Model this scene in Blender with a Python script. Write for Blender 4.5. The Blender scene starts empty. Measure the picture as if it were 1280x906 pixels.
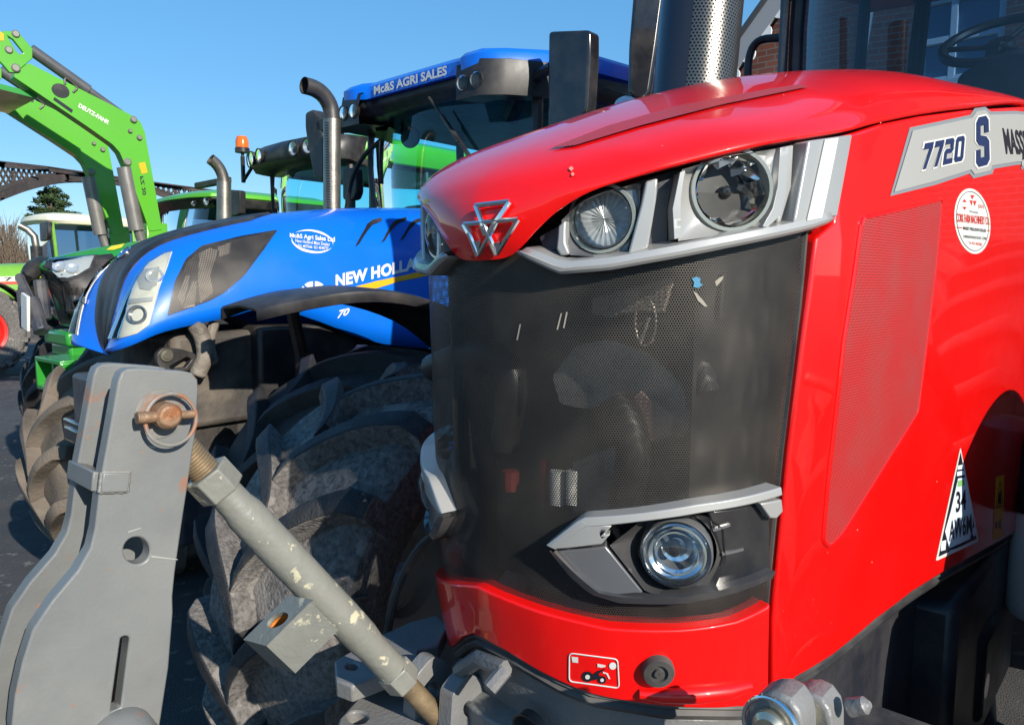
import bpy, bmesh, math, random
from mathutils import Vector, Matrix
from mathutils.bvhtree import BVHTree
from mathutils.geometry import delaunay_2d_cdt
random.seed(7)
V = Vector
sc = bpy.context.scene
COL = sc.collection
rad = math.radians
FPX, PITCH = 924.0, rad(6.05)
CAM = V((0, 0, 1.7))

def raydir(px, py):
    x = (px-640)/FPX; y = -(py-453)/FPX
    return V((x, math.cos(PITCH)+y*math.sin(PITCH), -math.sin(PITCH)+y*math.cos(PITCH)))

class Frame:
    """ground frame of one tractor: +x rearward, +y to the tractor's right, z up"""
    def __init__(s, ox, oy, yaw):
        s.M = Matrix.Translation((ox, oy, 0)) @ Matrix.Rotation(rad(yaw), 4, 'Z')
        s.I = s.M.inverted(); s.o = s.I @ CAM; s.yaw = rad(yaw)
    def d(s, px, py): return s.I.to_3x3() @ raydir(px, py)
    def pX(s, px, py, x): d = s.d(px, py); return s.o + d*((x-s.o.x)/d.x)
    def pY(s, px, py, y): d = s.d(px, py); return s.o + d*((y-s.o.y)/d.y)
    def pZ(s, px, py, z): d = s.d(px, py); return s.o + d*((z-s.o.z)/d.z)

def thing(name, fr, label, cat, group=None):
    o = bpy.data.objects.new(name, None); COL.objects.link(o)
    o.matrix_world = fr.M if isinstance(fr, Frame) else Matrix.Translation(fr)
    o.empty_display_size = .2
    o['label'] = label; o['category'] = cat
    if group: o['group'] = group
    return o

class MB:
    def __init__(s): s.v = []; s.f = []; s.uv = []
    def add(s, vs, fs, uv=None):
        b = len(s.v); s.v += [V(v) for v in vs]; s.f += [tuple(i+b for i in f) for f in fs]
        s.uv += uv if uv else [(0, 0)]*len(vs)
        return s
    def box(s, c, size, R=None):
        c = V(c); h = V(size)/2
        vs = [V((x*h.x, y*h.y, z*h.z)) for x in (-1, 1) for y in (-1, 1) for z in (-1, 1)]
        if R: vs = [R @ v for v in vs]
        return s.add([c+v for v in vs], [(0, 1, 3, 2), (4, 6, 7, 5), (0, 4, 5, 1), (2, 3, 7, 6), (0, 2, 6, 4), (1, 5, 7, 3)])
    def prism(s, poly, vec):
        n = len(poly); vec = V(vec); p = [V(q) for q in poly]
        return s.add(p+[q+vec for q in p], [tuple(range(n)), tuple(range(2*n-1, n-1, -1))]+[(i, i+n, (i+1) % n+n, (i+1) % n) for i in range(n)])
    def loft(s, rows, closed=False, cap=False):
        m = len(rows[0]); n = len(rows); vs = [q for r in rows for q in r]; fs = []
        for i in range(n-1):
            for j in range(m if closed else m-1):
                k = (j+1) % m
                fs.append((i*m+j, i*m+k, (i+1)*m+k, (i+1)*m+j))
        if cap: fs += [tuple(range(m)), tuple(range((n-1)*m, n*m))]
        return s.add(vs, fs)
    def tube(s, pts, r, n=12, cap=True):
        pts = [V(p) for p in pts]; rows = []; up = None
        for i, p in enumerate(pts):
            t = (pts[min(i+1, len(pts)-1)]-pts[max(i-1, 0)])
            if t.length < 1e-9: t = V((0, 0, 1))
            t.normalize()
            if up is None: up = t.orthogonal().normalized()
            up = (up - t*up.dot(t)).normalized(); w = t.cross(up)
            rr = r[i] if isinstance(r, (list, tuple)) else r
            rows.append([p+(up*math.cos(a)+w*math.sin(a))*rr for a in [2*math.pi*k/n for k in range(n)]])
        return s.loft(rows, True, cap)
    def lathe(s, prof, o, ax, n=32, cap=False):
        ax = V(ax).normalized(); u = ax.orthogonal().normalized(); w = ax.cross(u); o = V(o)
        return s.loft([[o+ax*h+(u*math.cos(a)+w*math.sin(a))*r for a in [2*math.pi*k/n for k in range(n)]] for r, h in prof], True, cap)
    def torus(s, o, ax, R, r, n=36, m=8, squash=1):
        return s.lathe([(R+r*math.cos(a), r*math.sin(a)*squash) for a in [2*math.pi*k/m for k in range(m+1)]], o, ax, n)
    def ball(s, o, r, n=14):
        rows = []
        for i in range(n//2+1):
            a = math.pi*i/(n//2)
            rows.append([V(o)+V((max(math.sin(a), .001)*math.cos(b)*r, max(math.sin(a), .001)*math.sin(b)*r, math.cos(a)*r)) for b in [2*math.pi*k/n for k in range(n)]])
        return s.loft(rows, True)
    def build(s, name, mat, parent=None, smooth=35, bevel=0, solid=0, sub=0, segs=2):
        me = bpy.data.meshes.new(name); me.from_pydata(s.v, [], s.f)
        bm = bmesh.new(); bm.from_mesh(me)
        uvl = bm.loops.layers.uv.new('UVMap')
        for f in bm.faces:
            for l in f.loops: l[uvl].uv = s.uv[l.vert.index]
        bmesh.ops.remove_doubles(bm, verts=bm.verts, dist=1e-6)
        bmesh.ops.recalc_face_normals(bm, faces=bm.faces)
        bm.to_mesh(me); bm.free()
        me.materials.append(mat)
        if smooth:
            me.polygons.foreach_set('use_smooth', [True]*len(me.polygons))
            me.set_sharp_from_angle(angle=rad(smooth))
        o = bpy.data.objects.new(name, me); COL.objects.link(o)
        if parent: o.parent = parent
        if solid: m = o.modifiers.new('solid', 'SOLIDIFY'); m.thickness = solid; m.offset = -1
        if bevel:
            m = o.modifiers.new('bevel', 'BEVEL'); m.width = bevel; m.segments = segs; m.limit_method = 'ANGLE'; m.angle_limit = rad(40); m.harden_normals = False
        if sub: m = o.modifiers.new('sub', 'SUBSURF'); m.levels = m.render_levels = sub
        return o

def cr(pts, t):
    """Catmull-Rom through pts (tuples or Vectors) at parameter t in [0, n-1]"""
    n = len(pts); i = min(max(int(t), 0), n-2); f = t-i
    p1 = V(pts[i]); p2 = V(pts[i+1])
    p0 = V(pts[i-1]) if i > 0 else p1*2-p2
    p3 = V(pts[i+2]) if i+2 < n else p2*2-p1
    return (p1*2+(p2-p0)*f+(p0*2-p1*5+p2*4-p3)*f*f+(p1*3-p0-p2*3+p3)*f**3)*.5
def crs(pts, n): return [cr(pts, (len(pts)-1)*k/n) for k in range(n+1)]
def lerp(a, b, t): return a+(b-a)*t
def lin(tab, x):
    if x <= tab[0][0]: return tab[0][1]
    for (a, p), (b, q) in zip(tab, tab[1:]):
        if x <= b: return p+(q-p)*(x-a)/(b-a)
    return tab[-1][1]

def dens(poly, step, closed=True):
    out = []; n = len(poly)
    for i in range(n if closed else n-1):
        a = V(poly[i]); b = V(poly[(i+1) % n]); k = max(1, int((b-a).length/step))
        out += [a.lerp(b, j/k) for j in range(k)]
    if not closed: out.append(V(poly[-1]))
    return out
def resamp(poly, n, closed=False):
    p = [V(q) for q in poly]
    if closed: p.append(p[0])
    L = [0]
    for a, b in zip(p, p[1:]): L.append(L[-1]+(b-a).length)
    out = []
    for k in range(n):
        d = L[-1]*k/(n if closed else n-1); i = 0
        while i < len(p)-2 and L[i+1] < d: i += 1
        out.append(p[i].lerp(p[i+1], (d-L[i])/max(L[i+1]-L[i], 1e-9)))
    return out
def inside(p, poly):
    x, y = p[0], p[1]; r = False; n = len(poly); j = n-1
    for i in range(n):
        xi, yi = poly[i][0], poly[i][1]; xj, yj = poly[j][0], poly[j][1]
        if (yi > y) != (yj > y) and x < (xj-xi)*(y-yi)/(yj-yi)+xi: r = not r
        j = i
    return r
def rounded(poly, r, k=4):
    out = []; n = len(poly)
    for i in range(n):
        a, b, c = V(poly[i-1]), V(poly[i]), V(poly[(i+1) % n])
        d1 = (a-b); d2 = (c-b); q = min(r, d1.length*.45, d2.length*.45)
        p1 = b+d1.normalized()*q; p2 = b+d2.normalized()*q
        for j in range(k+1):
            t = j/k; out.append(p1*(1-t)**2+b*2*t*(1-t)+p2*t*t)
    return out
def circ(cx, cy, r, n=24, ry=None): return [V((cx+r*math.cos(2*math.pi*k/n), cy+(ry or r)*math.sin(2*math.pi*k/n))) for k in range(n)]

def patch(mb, poly, ev, off, thick, step, holes=()):
    """curved plate: 2D outline (with holes) laid on a surface ev(p)->(point, normal), with real thickness"""
    poly = [V(p[:2]) for p in poly]
    bd = dens(poly, step); vs = list(bd); faces = [list(range(len(bd)))]; loops = [list(range(len(bd)))]
    hs = []
    for h in holes:
        hh = dens([V(q[:2]) for q in h], step*.7); b = len(vs); vs += hh
        loops.append(list(range(b, b+len(hh)))); hs.append(hh)
    edges = [(l[i], l[(i+1) % len(l)]) for l in loops for i in range(len(l))]
    x0 = min(p.x for p in bd); x1 = max(p.x for p in bd); y0 = min(p.y for p in bd); y1 = max(p.y for p in bd)
    allb = list(vs); ny = max(1, int((y1-y0)/step)); nx = max(1, int((x1-x0)/step))
    cell = {}
    for q in allb: cell.setdefault((int(q.x/step), int(q.y/step)), []).append(q)
    for j in range(ny+1):
        for i in range(nx+1):
            p = V((x0+(i+.5*(j % 2))*step, y0+j*step))
            ci, cj = int(p.x/step), int(p.y/step)
            if any((p-q).length < step*.55 for a in (-1, 0, 1) for b in (-1, 0, 1) for q in cell.get((ci+a, cj+b), ())): continue
            if inside(p, bd) and not any(inside(p, h) for h in hs): vs.append(p)
    rv, re, rf, ov, oe, of = delaunay_2d_cdt(vs, edges, faces, 1, 1e-7)
    tris = [t for t in rf if not any(inside((rv[t[0]]+rv[t[1]]+rv[t[2]])/3, h) for h in hs)]
    top = []; bot = []
    for p in rv:
        l, n = ev(p); o = off(p) if callable(off) else off
        top.append(l+n*o); bot.append(l+n*(o-thick))
    uv = [(p.x, p.y) for p in rv]; n = len(rv)
    if not thick: return mb.add(top, tris, uv)
    cnt = {}
    for t in tris:
        for a, b in ((t[0], t[1]), (t[1], t[2]), (t[2], t[0])): cnt[(a, b)] = 1
    fs = [tuple(t) for t in tris]+[tuple(i+n for i in reversed(t)) for t in tris]
    fs += [(b, a, a+n, b+n) for (a, b) in cnt if (b, a) not in cnt]
    return mb.add(top+bot, fs, uv+uv)

class Surf:
    """parametric surface in a tractor's own coordinates; a pixel of the photo finds its (u, v) on it"""
    def __init__(s, fr, fn, us, vs, ref):
        s.fr, s.fn = fr, fn; vt = []; s.uvs = []; fs = []
        for u in us:
            for v in vs: vt.append(fn(u, v)); s.uvs.append(V((u, v)))
        m = len(vs)
        for i in range(len(us)-1):
            for j in range(m-1):
                a = i*m+j; fs += [(a, a+1, a+m+1), (a, a+m+1, a+m)]
        s.vt, s.fs = vt, fs; s.bvh = BVHTree.FromPolygons(vt, fs); s.sg = 1
        p, n = s.ev(V(ref[0]))
        if n.dot(V(ref[1])) < 0: s.sg = -1
    def ev(s, p):
        u, v = p[0], p[1]; h = 1e-3
        c = s.fn(u, v); a = s.fn(u+h, v)-s.fn(u-h, v); b = s.fn(u, v+h)-s.fn(u, v-h)
        n = a.cross(b)
        if n.length < 1e-12: n = V((0, 0, 1))
        return c, n.normalized()*s.sg
    def _uv(s, loc, i):
        f = s.fs[i]; a, b, c = (s.vt[k] for k in f)
        v0, v1, v2 = b-a, c-a, loc-a; d00, d01, d11, d20, d21 = v0.dot(v0), v0.dot(v1), v1.dot(v1), v2.dot(v0), v2.dot(v1)
        den = d00*d11-d01*d01 or 1e-12; q = (d11*d20-d01*d21)/den; r = (d00*d21-d01*d20)/den
        return s.uvs[f[0]]*(1-q-r)+s.uvs[f[1]]*q+s.uvs[f[2]]*r
    def inv(s, px, py, off=0):
        d = s.fr.d(px, py).normalized(); o = s.fr.o
        loc, n, i, t = s.bvh.ray_cast(o, d)
        if loc is None:
            t = 2.5
            for _ in range(6):
                loc, n, i, dist = s.bvh.find_nearest(o+d*t); t = (loc-o).dot(d)
        p = s._uv(loc, i)
        if off:
            for _ in range(3):
                l, n = s.ev(p); q = l+n*off; e = (o+d*((q-o).dot(d)))-q
                loc, _n, i, _d = s.bvh.find_nearest(l+e); p = s._uv(loc, i)
        return p
    def invs(s, pts, off=0): return [s.inv(p[0], p[1], off) for p in pts]
    def at(s, px, py, off=0): l, n = s.ev(s.inv(px, py, off)); return l+n*off
    def evpx(s, off=0): return lambda p: s.ev(s.inv(p[0], p[1], off))
    def mir(s, side): return lambda p: s.ev((p[0]*side, p[1]))

def textmesh(body, shear=0, bold=0.0, spacing=1.0):
    cu = bpy.data.curves.new('t', 'FONT'); cu.body = body; cu.shear = shear; cu.offset = bold; cu.space_character = spacing
    cu.resolution_u = 3
    o = bpy.data.objects.new('t', cu); COL.objects.link(o); bpy.context.view_layer.update()
    me = bpy.data.meshes.new_from_object(o)
    vs = [v.co.copy() for v in me.vertices]; fs = [tuple(p.vertices) for p in me.polygons]
    bpy.data.objects.remove(o); bpy.data.curves.remove(cu); bpy.data.meshes.remove(me)
    x0 = min(v.x for v in vs); x1 = max(v.x for v in vs); y0 = min(v.y for v in vs); y1 = max(v.y for v in vs)
    return [V(((v.x-x0)/(x1-x0), (v.y-y0)/(y1-y0))) for v in vs], fs
def quadmap(q):
    bl, br, tr, tl = [V(p) for p in q]
    return lambda s, t: bl*(1-s)*(1-t)+br*s*(1-t)+tr*s*t+tl*(1-s)*t
def text(mb, body, quad, ev, off, **k):
    """lettering inside a quad (bl, br, tr, tl) given in the parameter space of ev"""
    vs, fs = textmesh(body, **k); qm = quadmap(quad); out = []
    for p in vs:
        l, n = ev(qm(p.x, p.y)); out.append(l+n*off)
    return mb.add(out, fs)
def plane_ev(o, ux, uy, n): return lambda p: (o+ux*p[0]+uy*p[1], n)

# ---------------------------------------------------------------- materials
def nd(nt, t, **k):
    n = nt.nodes.new(t)
    for a, b in k.items():
        if a.startswith('i_'): n.inputs[a[2:].replace('_', ' ')].default_value = b
        else: setattr(n, a, b)
    return n
def mat(name, col, rough=.5, metal=0., coat=0., var=.0, vscale=8., bump=0., bscale=60., dust=0., dcol=(.45, .40, .34), dscale=5., spec=.5, speck=0., rust=0., coatr=.05, trans=0., ior=1.45, alpha=1, chips=None):
    m = bpy.data.materials.new(name); m.use_nodes = True; nt = m.node_tree; b = nt.nodes['Principled BSDF']
    b.inputs['Base Color'].default_value = (*col, 1); b.inputs['Roughness'].default_value = rough; b.inputs['Metallic'].default_value = metal
    b.inputs['Coat Weight'].default_value = coat; b.inputs['Coat Roughness'].default_value = coatr; b.inputs['Specular IOR Level'].default_value = spec
    b.inputs['Transmission Weight'].default_value = trans; b.inputs['IOR'].default_value = ior; b.inputs['Alpha'].default_value = alpha
    L = nt.links.new; tc = nd(nt, 'ShaderNodeTexCoord'); cur = None; rcur = None
    def mix(a, bcol, fac):
        x = nd(nt, 'ShaderNodeMix', data_type='RGBA')
        if a is None: x.inputs['A'].default_value = (*col, 1)
        else: L(a, x.inputs['A'])
        x.inputs['B'].default_value = (*bcol, 1); L(fac, x.inputs['Factor']); return x.outputs['Result']
    def noise(scale, lo, hi, amt=1, det=6):
        n = nd(nt, 'ShaderNodeTexNoise', i_Scale=scale, i_Detail=det, i_Roughness=.6); L(tc.outputs['Object'], n.inputs['Vector'])
        r = nd(nt, 'ShaderNodeMapRange'); r.inputs['From Min'].default_value = lo; r.inputs['From Max'].default_value = hi; r.inputs['To Max'].default_value = amt
        L(n.outputs['Fac'], r.inputs['Value']); return r.outputs['Result']
    if var:
        cur = mix(cur, tuple(c*(1-var) for c in col), noise(vscale, .35, .65))
    if dust:
        cur = mix(cur, dcol, noise(dscale, .42, .75, dust))
    if chips:
        cur = mix(cur, chips, noise(9, .60, .62, .8, 12)); cur = mix(cur, chips, noise(34, .64, .66, .7, 8))
    if rust:
        cur = mix(cur, (.28, .13, .06), noise(38, .68, .72, .8, 4))
        cur = mix(cur, (.30, .10, .03), noise(9, .62-.1*rust, .70-.08*rust, 1))
    if speck:
        v = nd(nt, 'ShaderNodeTexVoronoi', i_Scale=90.); L(tc.outputs['Object'], v.inputs['Vector'])
        r = nd(nt, 'ShaderNodeMapRange'); r.inputs['From Min'].default_value = .10; r.inputs['From Max'].default_value = .05; L(v.outputs['Distance'], r.inputs['Value'])
        mm = nd(nt, 'ShaderNodeMath', operation='MULTIPLY'); L(r.outputs['Result'], mm.inputs[0]); L(noise(14, .6, .75, speck), mm.inputs[1])
        cur = mix(cur, (.7, .55, .5), mm.outputs[0])
    if cur: L(cur, b.inputs['Base Color'])
    if bump:
        n = nd(nt, 'ShaderNodeTexNoise', i_Scale=bscale, i_Detail=5.); L(tc.outputs['Object'], n.inputs['Vector'])
        bp = nd(nt, 'ShaderNodeBump', i_Strength=bump, i_Distance=.01); L(n.outputs['Fac'], bp.inputs['Height']); L(bp.outputs['Normal'], b.inputs['Normal'])
    if rough > .12 and (var or dust):
        n = noise(6, .3, .7, 1); r = nd(nt, 'ShaderNodeMapRange'); r.inputs['To Min'].default_value = rough*.85; r.inputs['To Max'].default_value = min(1, rough*1.2)
        L(n, r.inputs['Value']); L(r.outputs['Result'], b.inputs['Roughness'])
    return m
def perforated(name, col, pitch, r, hole=None, rough=.5, metal=0., dcol=None, coat=0.):
    """sheet with staggered round holes laid out in its UV metres; open holes when hole is None"""
    m = bpy.data.materials.new(name); m.use_nodes = True; nt = m.node_tree; b = nt.nodes['Principled BSDF']; L = nt.links.new
    b.inputs['Roughness'].default_value = rough; b.inputs['Metallic'].default_value = metal; b.inputs['Coat Weight'].default_value = coat
    uv = nd(nt, 'ShaderNodeUVMap'); q = 3**.5
    def lat(o):
        a = nd(nt, 'ShaderNodeVectorMath', operation='MULTIPLY_ADD'); L(uv.outputs['UV'], a.inputs[0]); a.inputs[1].default_value = (1/pitch, 1/(pitch*q), 0); a.inputs[2].default_value = (o, o, 0)
        f = nd(nt, 'ShaderNodeVectorMath', operation='FRACTION'); L(a.outputs[0], f.inputs[0])
        g = nd(nt, 'ShaderNodeVectorMath', operation='MULTIPLY_ADD'); L(f.outputs[0], g.inputs[0]); g.inputs[1].default_value = (1, q, 0); g.inputs[2].default_value = (-.5, -.5*q, 0)
        l = nd(nt, 'ShaderNodeVectorMath', operation='LENGTH'); L(g.outputs[0], l.inputs[0]); return l.outputs['Value']
    mn = nd(nt, 'ShaderNodeMath', operation='MINIMUM'); L(lat(0), mn.inputs[0]); L(lat(.5), mn.inputs[1])
    lt = nd(nt, 'ShaderNodeMath', operation='LESS_THAN'); L(mn.outputs[0], lt.inputs[0]); lt.inputs[1].default_value = r
    b.inputs['Base Color'].default_value = (*col, 1)
    src = None
    if dcol:
        tc = nd(nt, 'ShaderNodeTexCoord'); n = nd(nt, 'ShaderNodeTexNoise', i_Scale=9., i_Detail=8.); L(tc.outputs['Object'], n.inputs['Vector'])
        rr = nd(nt, 'ShaderNodeMapRange'); rr.inputs['From Min'].default_value = .4; rr.inputs['From Max'].default_value = .75; L(n.outputs['Fac'], rr.inputs['Value'])
        x = nd(nt, 'ShaderNodeMix', data_type='RGBA'); x.inputs['A'].default_value = (*col, 1); x.inputs['B'].default_value = (*dcol, 1); L(rr.outputs['Result'], x.inputs['Factor']); src = x.outputs['Result']
        L(src, b.inputs['Base Color'])
    if hole is None:
        t = nd(nt, 'ShaderNodeBsdfTransparent'); mx = nd(nt, 'ShaderNodeMixShader'); L(lt.outputs[0], mx.inputs[0]); L(b.outputs[0], mx.inputs[1]); L(t.outputs[0], mx.inputs[2])
        L(mx.outputs[0], nt.nodes['Material Output'].inputs['Surface'])
    else:
        x = nd(nt, 'ShaderNodeMix', data_type='RGBA'); x.inputs['A'].default_value = (*col, 1); x.inputs['B'].default_value = (*hole, 1); L(lt.outputs[0], x.inputs['Factor'])
        if src: L(src, x.inputs['A'])
        L(x.outputs['Result'], b.inputs['Base Color'])
        bp = nd(nt, 'ShaderNodeBump', i_Strength=.5, i_Distance=.002, invert=True); L(lt.outputs[0], bp.inputs['Height']); L(bp.outputs[0], b.inputs['Normal'])
    return m
def glass(name, tint, gloss=.0, rough=.02, refl=1.0, ior=1.4):
    """thin tinted pane: fresnel reflection over a tinted see-through layer"""
    m = bpy.data.materials.new(name); m.use_nodes = True; nt = m.node_tree; nt.nodes.remove(nt.nodes['Principled BSDF']); L = nt.links.new
    t = nd(nt, 'ShaderNodeBsdfTransparent'); t.inputs[0].default_value = (*tint, 1)
    g = nd(nt, 'ShaderNodeBsdfGlossy'); g.inputs['Roughness'].default_value = rough; g.inputs[0].default_value = (refl, refl, refl, 1)
    f = nd(nt, 'ShaderNodeFresnel', i_IOR=ior); a = nd(nt, 'ShaderNodeMath', operation='ADD', use_clamp=True); L(f.outputs[0], a.inputs[0]); a.inputs[1].default_value = gloss
    mx = nd(nt, 'ShaderNodeMixShader'); L(a.outputs[0], mx.inputs[0]); L(t.outputs[0], mx.inputs[1]); L(g.outputs[0], mx.inputs[2])
    L(mx.outputs[0], nt.nodes['Material Output'].inputs['Surface']); return m

RED = mat('red_paint', (.78, .003, .002), .36, coat=.8, var=.08, vscale=3, speck=1., coatr=.03, spec=.3)
BLUE = mat('blue_paint', (.001, .13, .66), .36, coat=.5, var=.08, vscale=3, speck=.5, coatr=.07)
NAVY = mat('navy_plastic', (.01, .05, .30), .4, coat=.3)
GREEN = mat('green_paint', (.018, .24, .022), .35, coat=.6, var=.1, vscale=3, coatr=.07)
LGREEN = mat('loader_green_paint', (.085, .36, .015), .38, coat=.4, var=.1, vscale=3, coatr=.1)
YGREEN = mat('light_green_paint', (.16, .38, .04), .38, coat=.5, var=.1)
YELLOW = mat('yellow_paint', (.75, .55, .03), .45)
WHITE = mat('white_paint', (.75, .75, .72), .45, var=.1)
CREAM = mat('cream_roof', (.70, .68, .52), .45, var=.08)
BLACK = mat('black_plastic', (.014, .014, .016), .42, var=.3, dust=.12)
GLOSSB = mat('gloss_black_plastic', (.010, .011, .014), .16, coat=.5, dust=.08)
RUBBER = mat('rubber_seal', (.022, .022, .024), .55, dust=.2)
SHADEDC = mat('shaded_navy_casting', (.016, .018, .026), .4, var=.3, bump=.12, dust=.08)  # darker copy of the chassis paint, with the casting's shade in its colour
DARKF = mat('dark_chassis_paint', (.035, .038, .05), .45, var=.3, dust=.2, bump=.15)
CAST = mat('cast_grey_paint', (.19, .19, .19), .42, var=.25, bump=.2, bscale=120, dust=.3, dcol=(.30, .28, .24), metal=.1)
ARMG = mat('grey_arm_paint', (.155, .16, .158), .42, var=.35, vscale=3.2, bump=.06, bscale=220, dust=.3, dcol=(.28, .27, .235), rust=.12, coat=.1)
ARMEDGE = mat('worn_arm_edge', (.23, .22, .20), .55, var=.3, rust=.75, bump=.3)
RUSTY = mat('rusty_steel', (.28, .18, .11), .55, metal=.35, var=.4, vscale=25, rust=.6, bump=.4)
THREAD = mat('worn_thread', (.30, .22, .13), .45, metal=.5, var=.4, vscale=25, bump=.2)
STRUTM = mat('strut_grey_paint', (.20, .20, .175), .42, var=.15, dust=.0, bump=.2, chips=(.52, .48, .33))
STEEL = mat('zinc_steel', (.55, .52, .40), .3, metal=.9, var=.2)
CHROME = mat('chrome', (.85, .85, .85), .08, metal=1)
SATIN = mat('satin_silver', (.37, .368, .355), .36, metal=.35, coat=.3, dust=.12, dcol=(.5, .47, .42))
SILVD = mat('dark_silver', (.15, .155, .165), .28, metal=.45, coat=.3, dust=.15)
REFL = mat('reflector', (.82, .82, .80), .3, metal=.75, var=.15, vscale=30)
BLUEW = mat('bright_bowl', (.72, .76, .80), .16, metal=.9)
REFD = mat('dark_reflector', (.30, .30, .31), .16, metal=.85)
FROST = mat('frosted_lens', (.42, .43, .42), .25, metal=.2, coat=.5, var=.4, vscale=40)
RIMG = mat('glassy_rim', (.26, .27, .24), .15, coat=.8, metal=.2)
LAMPG = glass('lamp_glass', (.93, .95, .96), .0, ior=1.25)
HLG = glass('headlight_lens', (.95, .96, .95), .0, ior=1.2)
SCREEN = glass('tinted_screen', (.55, .94, .97), .05, ior=1.10)
DSCREEN = glass('dark_screen', (.34, .47, .60), .03, ior=1.25)
MIRR = mat('mirror', (.8, .8, .8), .02, metal=1)
EXHM = mat('exhaust_steel', (.30, .275, .235), .38, metal=.85, var=.3, bump=.1)
AMBER = mat('amber_lens', (.85, .16, .01), .12, coat=.5, trans=.2)
STICKW = mat('sticker_white', (.62, .62, .58), .35)
STICKG = mat('sticker_silver', (.37, .37, .35), .4, metal=.15)
STICKE = mat('sticker_edge_grey', (.20, .22, .24), .4)
STICKB = mat('sticker_black', (.012, .014, .022), .35)
STICKR = mat('sticker_red', (.55, .03, .02), .4)
STICKN = mat('sticker_navy', (.01, .025, .09), .35)
STICKY = mat('sticker_amber', (.75, .36, .01), .4)
STICKGR = mat('sticker_green', (.18, .42, .14), .4)
GRID = perforated('grille_mesh', (.038, .035, .033), .0042, .335, None, .40, .3, dcol=(.085, .074, .062))
REDMESH = perforated('red_side_mesh', (.52, .03, .03), .0056, .33, (.14, .005, .005), .4, dcol=(.42, .06, .055))
DMESH = perforated('dark_window_mesh', (.03, .028, .026), .006, .38, None, .5, .3, dcol=(.11, .09, .075))
EXHP = perforated('perforated_shield', (.15, .145, .13), .0115, .27, (.004, .004, .004), .30, .85)
# ================================================================ shared kit: wheels, cabs
Frame.pD = lambda s, px, py, D: s.I @ (CAM+raydir(px, py)*D)
TYRE = mat('tyre_rubber', (.022, .022, .023), .8, var=.3, bump=.35, bscale=70, dust=.35, dcol=(.16, .125, .095), dscale=4)
TYREM = mat('muddy_tyre_rubber', (.165, .152, .142), .85, var=.6, vscale=60, bump=.6, bscale=110, chips=(.215, .198, .18))
LUGTOP = mat('worn_lug_rubber', (.018, .019, .022), .55, var=.3, bump=.5, bscale=200, dust=.25, dcol=(.10, .085, .07), dscale=30)
TYREB = mat('tan_dusty_tyre', (.13, .108, .086), .85, var=.65, vscale=12, bump=.5, bscale=60, dust=.7, dcol=(.27, .215, .165), dscale=6)
def tyre_mesh(R, w, rr, n=15, phase=0., k=.40, lug=.070, seg=64):
    b = MB(); h = w/2
    prof = [(rr, -h*.62), (rr+.02, -h*.80), (rr+(R-rr)*.35, -h*.99), (rr+(R-rr)*.62, -h*1.0), (R-lug-.05, -h*.95), (R-lug-.012, -h*.80), (R-lug, -h*.4), (R-lug, 0)]
    prof += [(r, -y) for r, y in reversed(prof[:-1])]
    b.lathe(prof, (0, 0, 0), (0, 1, 0), seg)
    def P(r, a, y): return V((-r*math.cos(a), y, r*math.sin(a)))
    for sd in (1, -1):
        for i in range(n):
            a0 = 2*math.pi*(i+(0 if sd > 0 else .5))/n+phase; rows = []
            T = [0, .06, .14, .25, .38, .54, .70, .85, .96, 1.02]
            for t in T:
                a = a0+k*(t**.62); y = sd*(t*h*1.0-.04*w); wd = (.028+.010*t)/R*(R/.72)**.6
                drop = .035*max(0, t-.45)**2/.3
                base = R-lug-.02-(.10*max(0, t-.7)/.3)
                top = R-drop
                if t > 1: top = R-.075; y = sd*h*1.035
                rows.append([P(base, a-wd*1.35, y), P(top-.004, a-wd, y), P(top, a-wd*.8, y), P(top, a+wd*.8, y), P(top-.004, a+wd, y), P(base, a+wd*1.35, y)])
            rows.append([P(R-.21, a-wd*1.2, sd*h*.96), P(R-.17, a-wd*.7, sd*h*1.01), P(R-.17, a-wd*.5, sd*h*1.015), P(R-.17, a+wd*.5, sd*h*1.015), P(R-.17, a+wd*.7, sd*h*1.01), P(R-.21, a+wd*1.2, sd*h*.96)])
            b.loft(rows, False, True)
    return b
def wheel(root, c, R, w, rr, steer=0, tm=None, rimm=None, n=15, phase=0., name='front_wheel', seg=64):
    sd = -1 if c[1] < 0 else 1; b = MB(); o = .1*w*sd
    b.lathe([(.04, o+.04*sd), (.13, o+.05*sd), (.14, o), (rr*.55, o-.02*sd), (rr*.8, o), (rr*.9, w*.30*sd), (rr+.015, w*.34*sd), (rr+.015, w*.30*sd), (rr*.93, w*.2*sd), (rr*.93, -w*.3*sd), (rr+.01, -w*.34*sd)], (0, 0, 0), (0, 1, 0), 40)
    for k in range(8):
        a = 2*math.pi*k/8; b.lathe([(.001, .02*sd), (.014, .02*sd), (.016, 0)], (.105*math.cos(a), o+.045*sd, .105*math.sin(a)), (0, 1, 0), 8)
    rim = b.build(name, rimm or WHITE, root); rim.location = c; rim.rotation_euler = (0, 0, rad(steer))
    t = tyre_mesh(R, w, rr, n, phase, seg=seg).build('tyre', tm or TYRE, rim, smooth=40, bevel=.006 if seg > 48 else 0)
    t.data.materials.append(LUGTOP if tm is not TYREB else TYREB)
    for p in t.data.polygons:
        c_ = p.center
        if math.hypot(c_.x, c_.z) > R-.04-.03*(abs(c_.y)/(w/2))**3 and abs(c_.y) < w*.53: p.material_index = 1
    return rim
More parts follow.
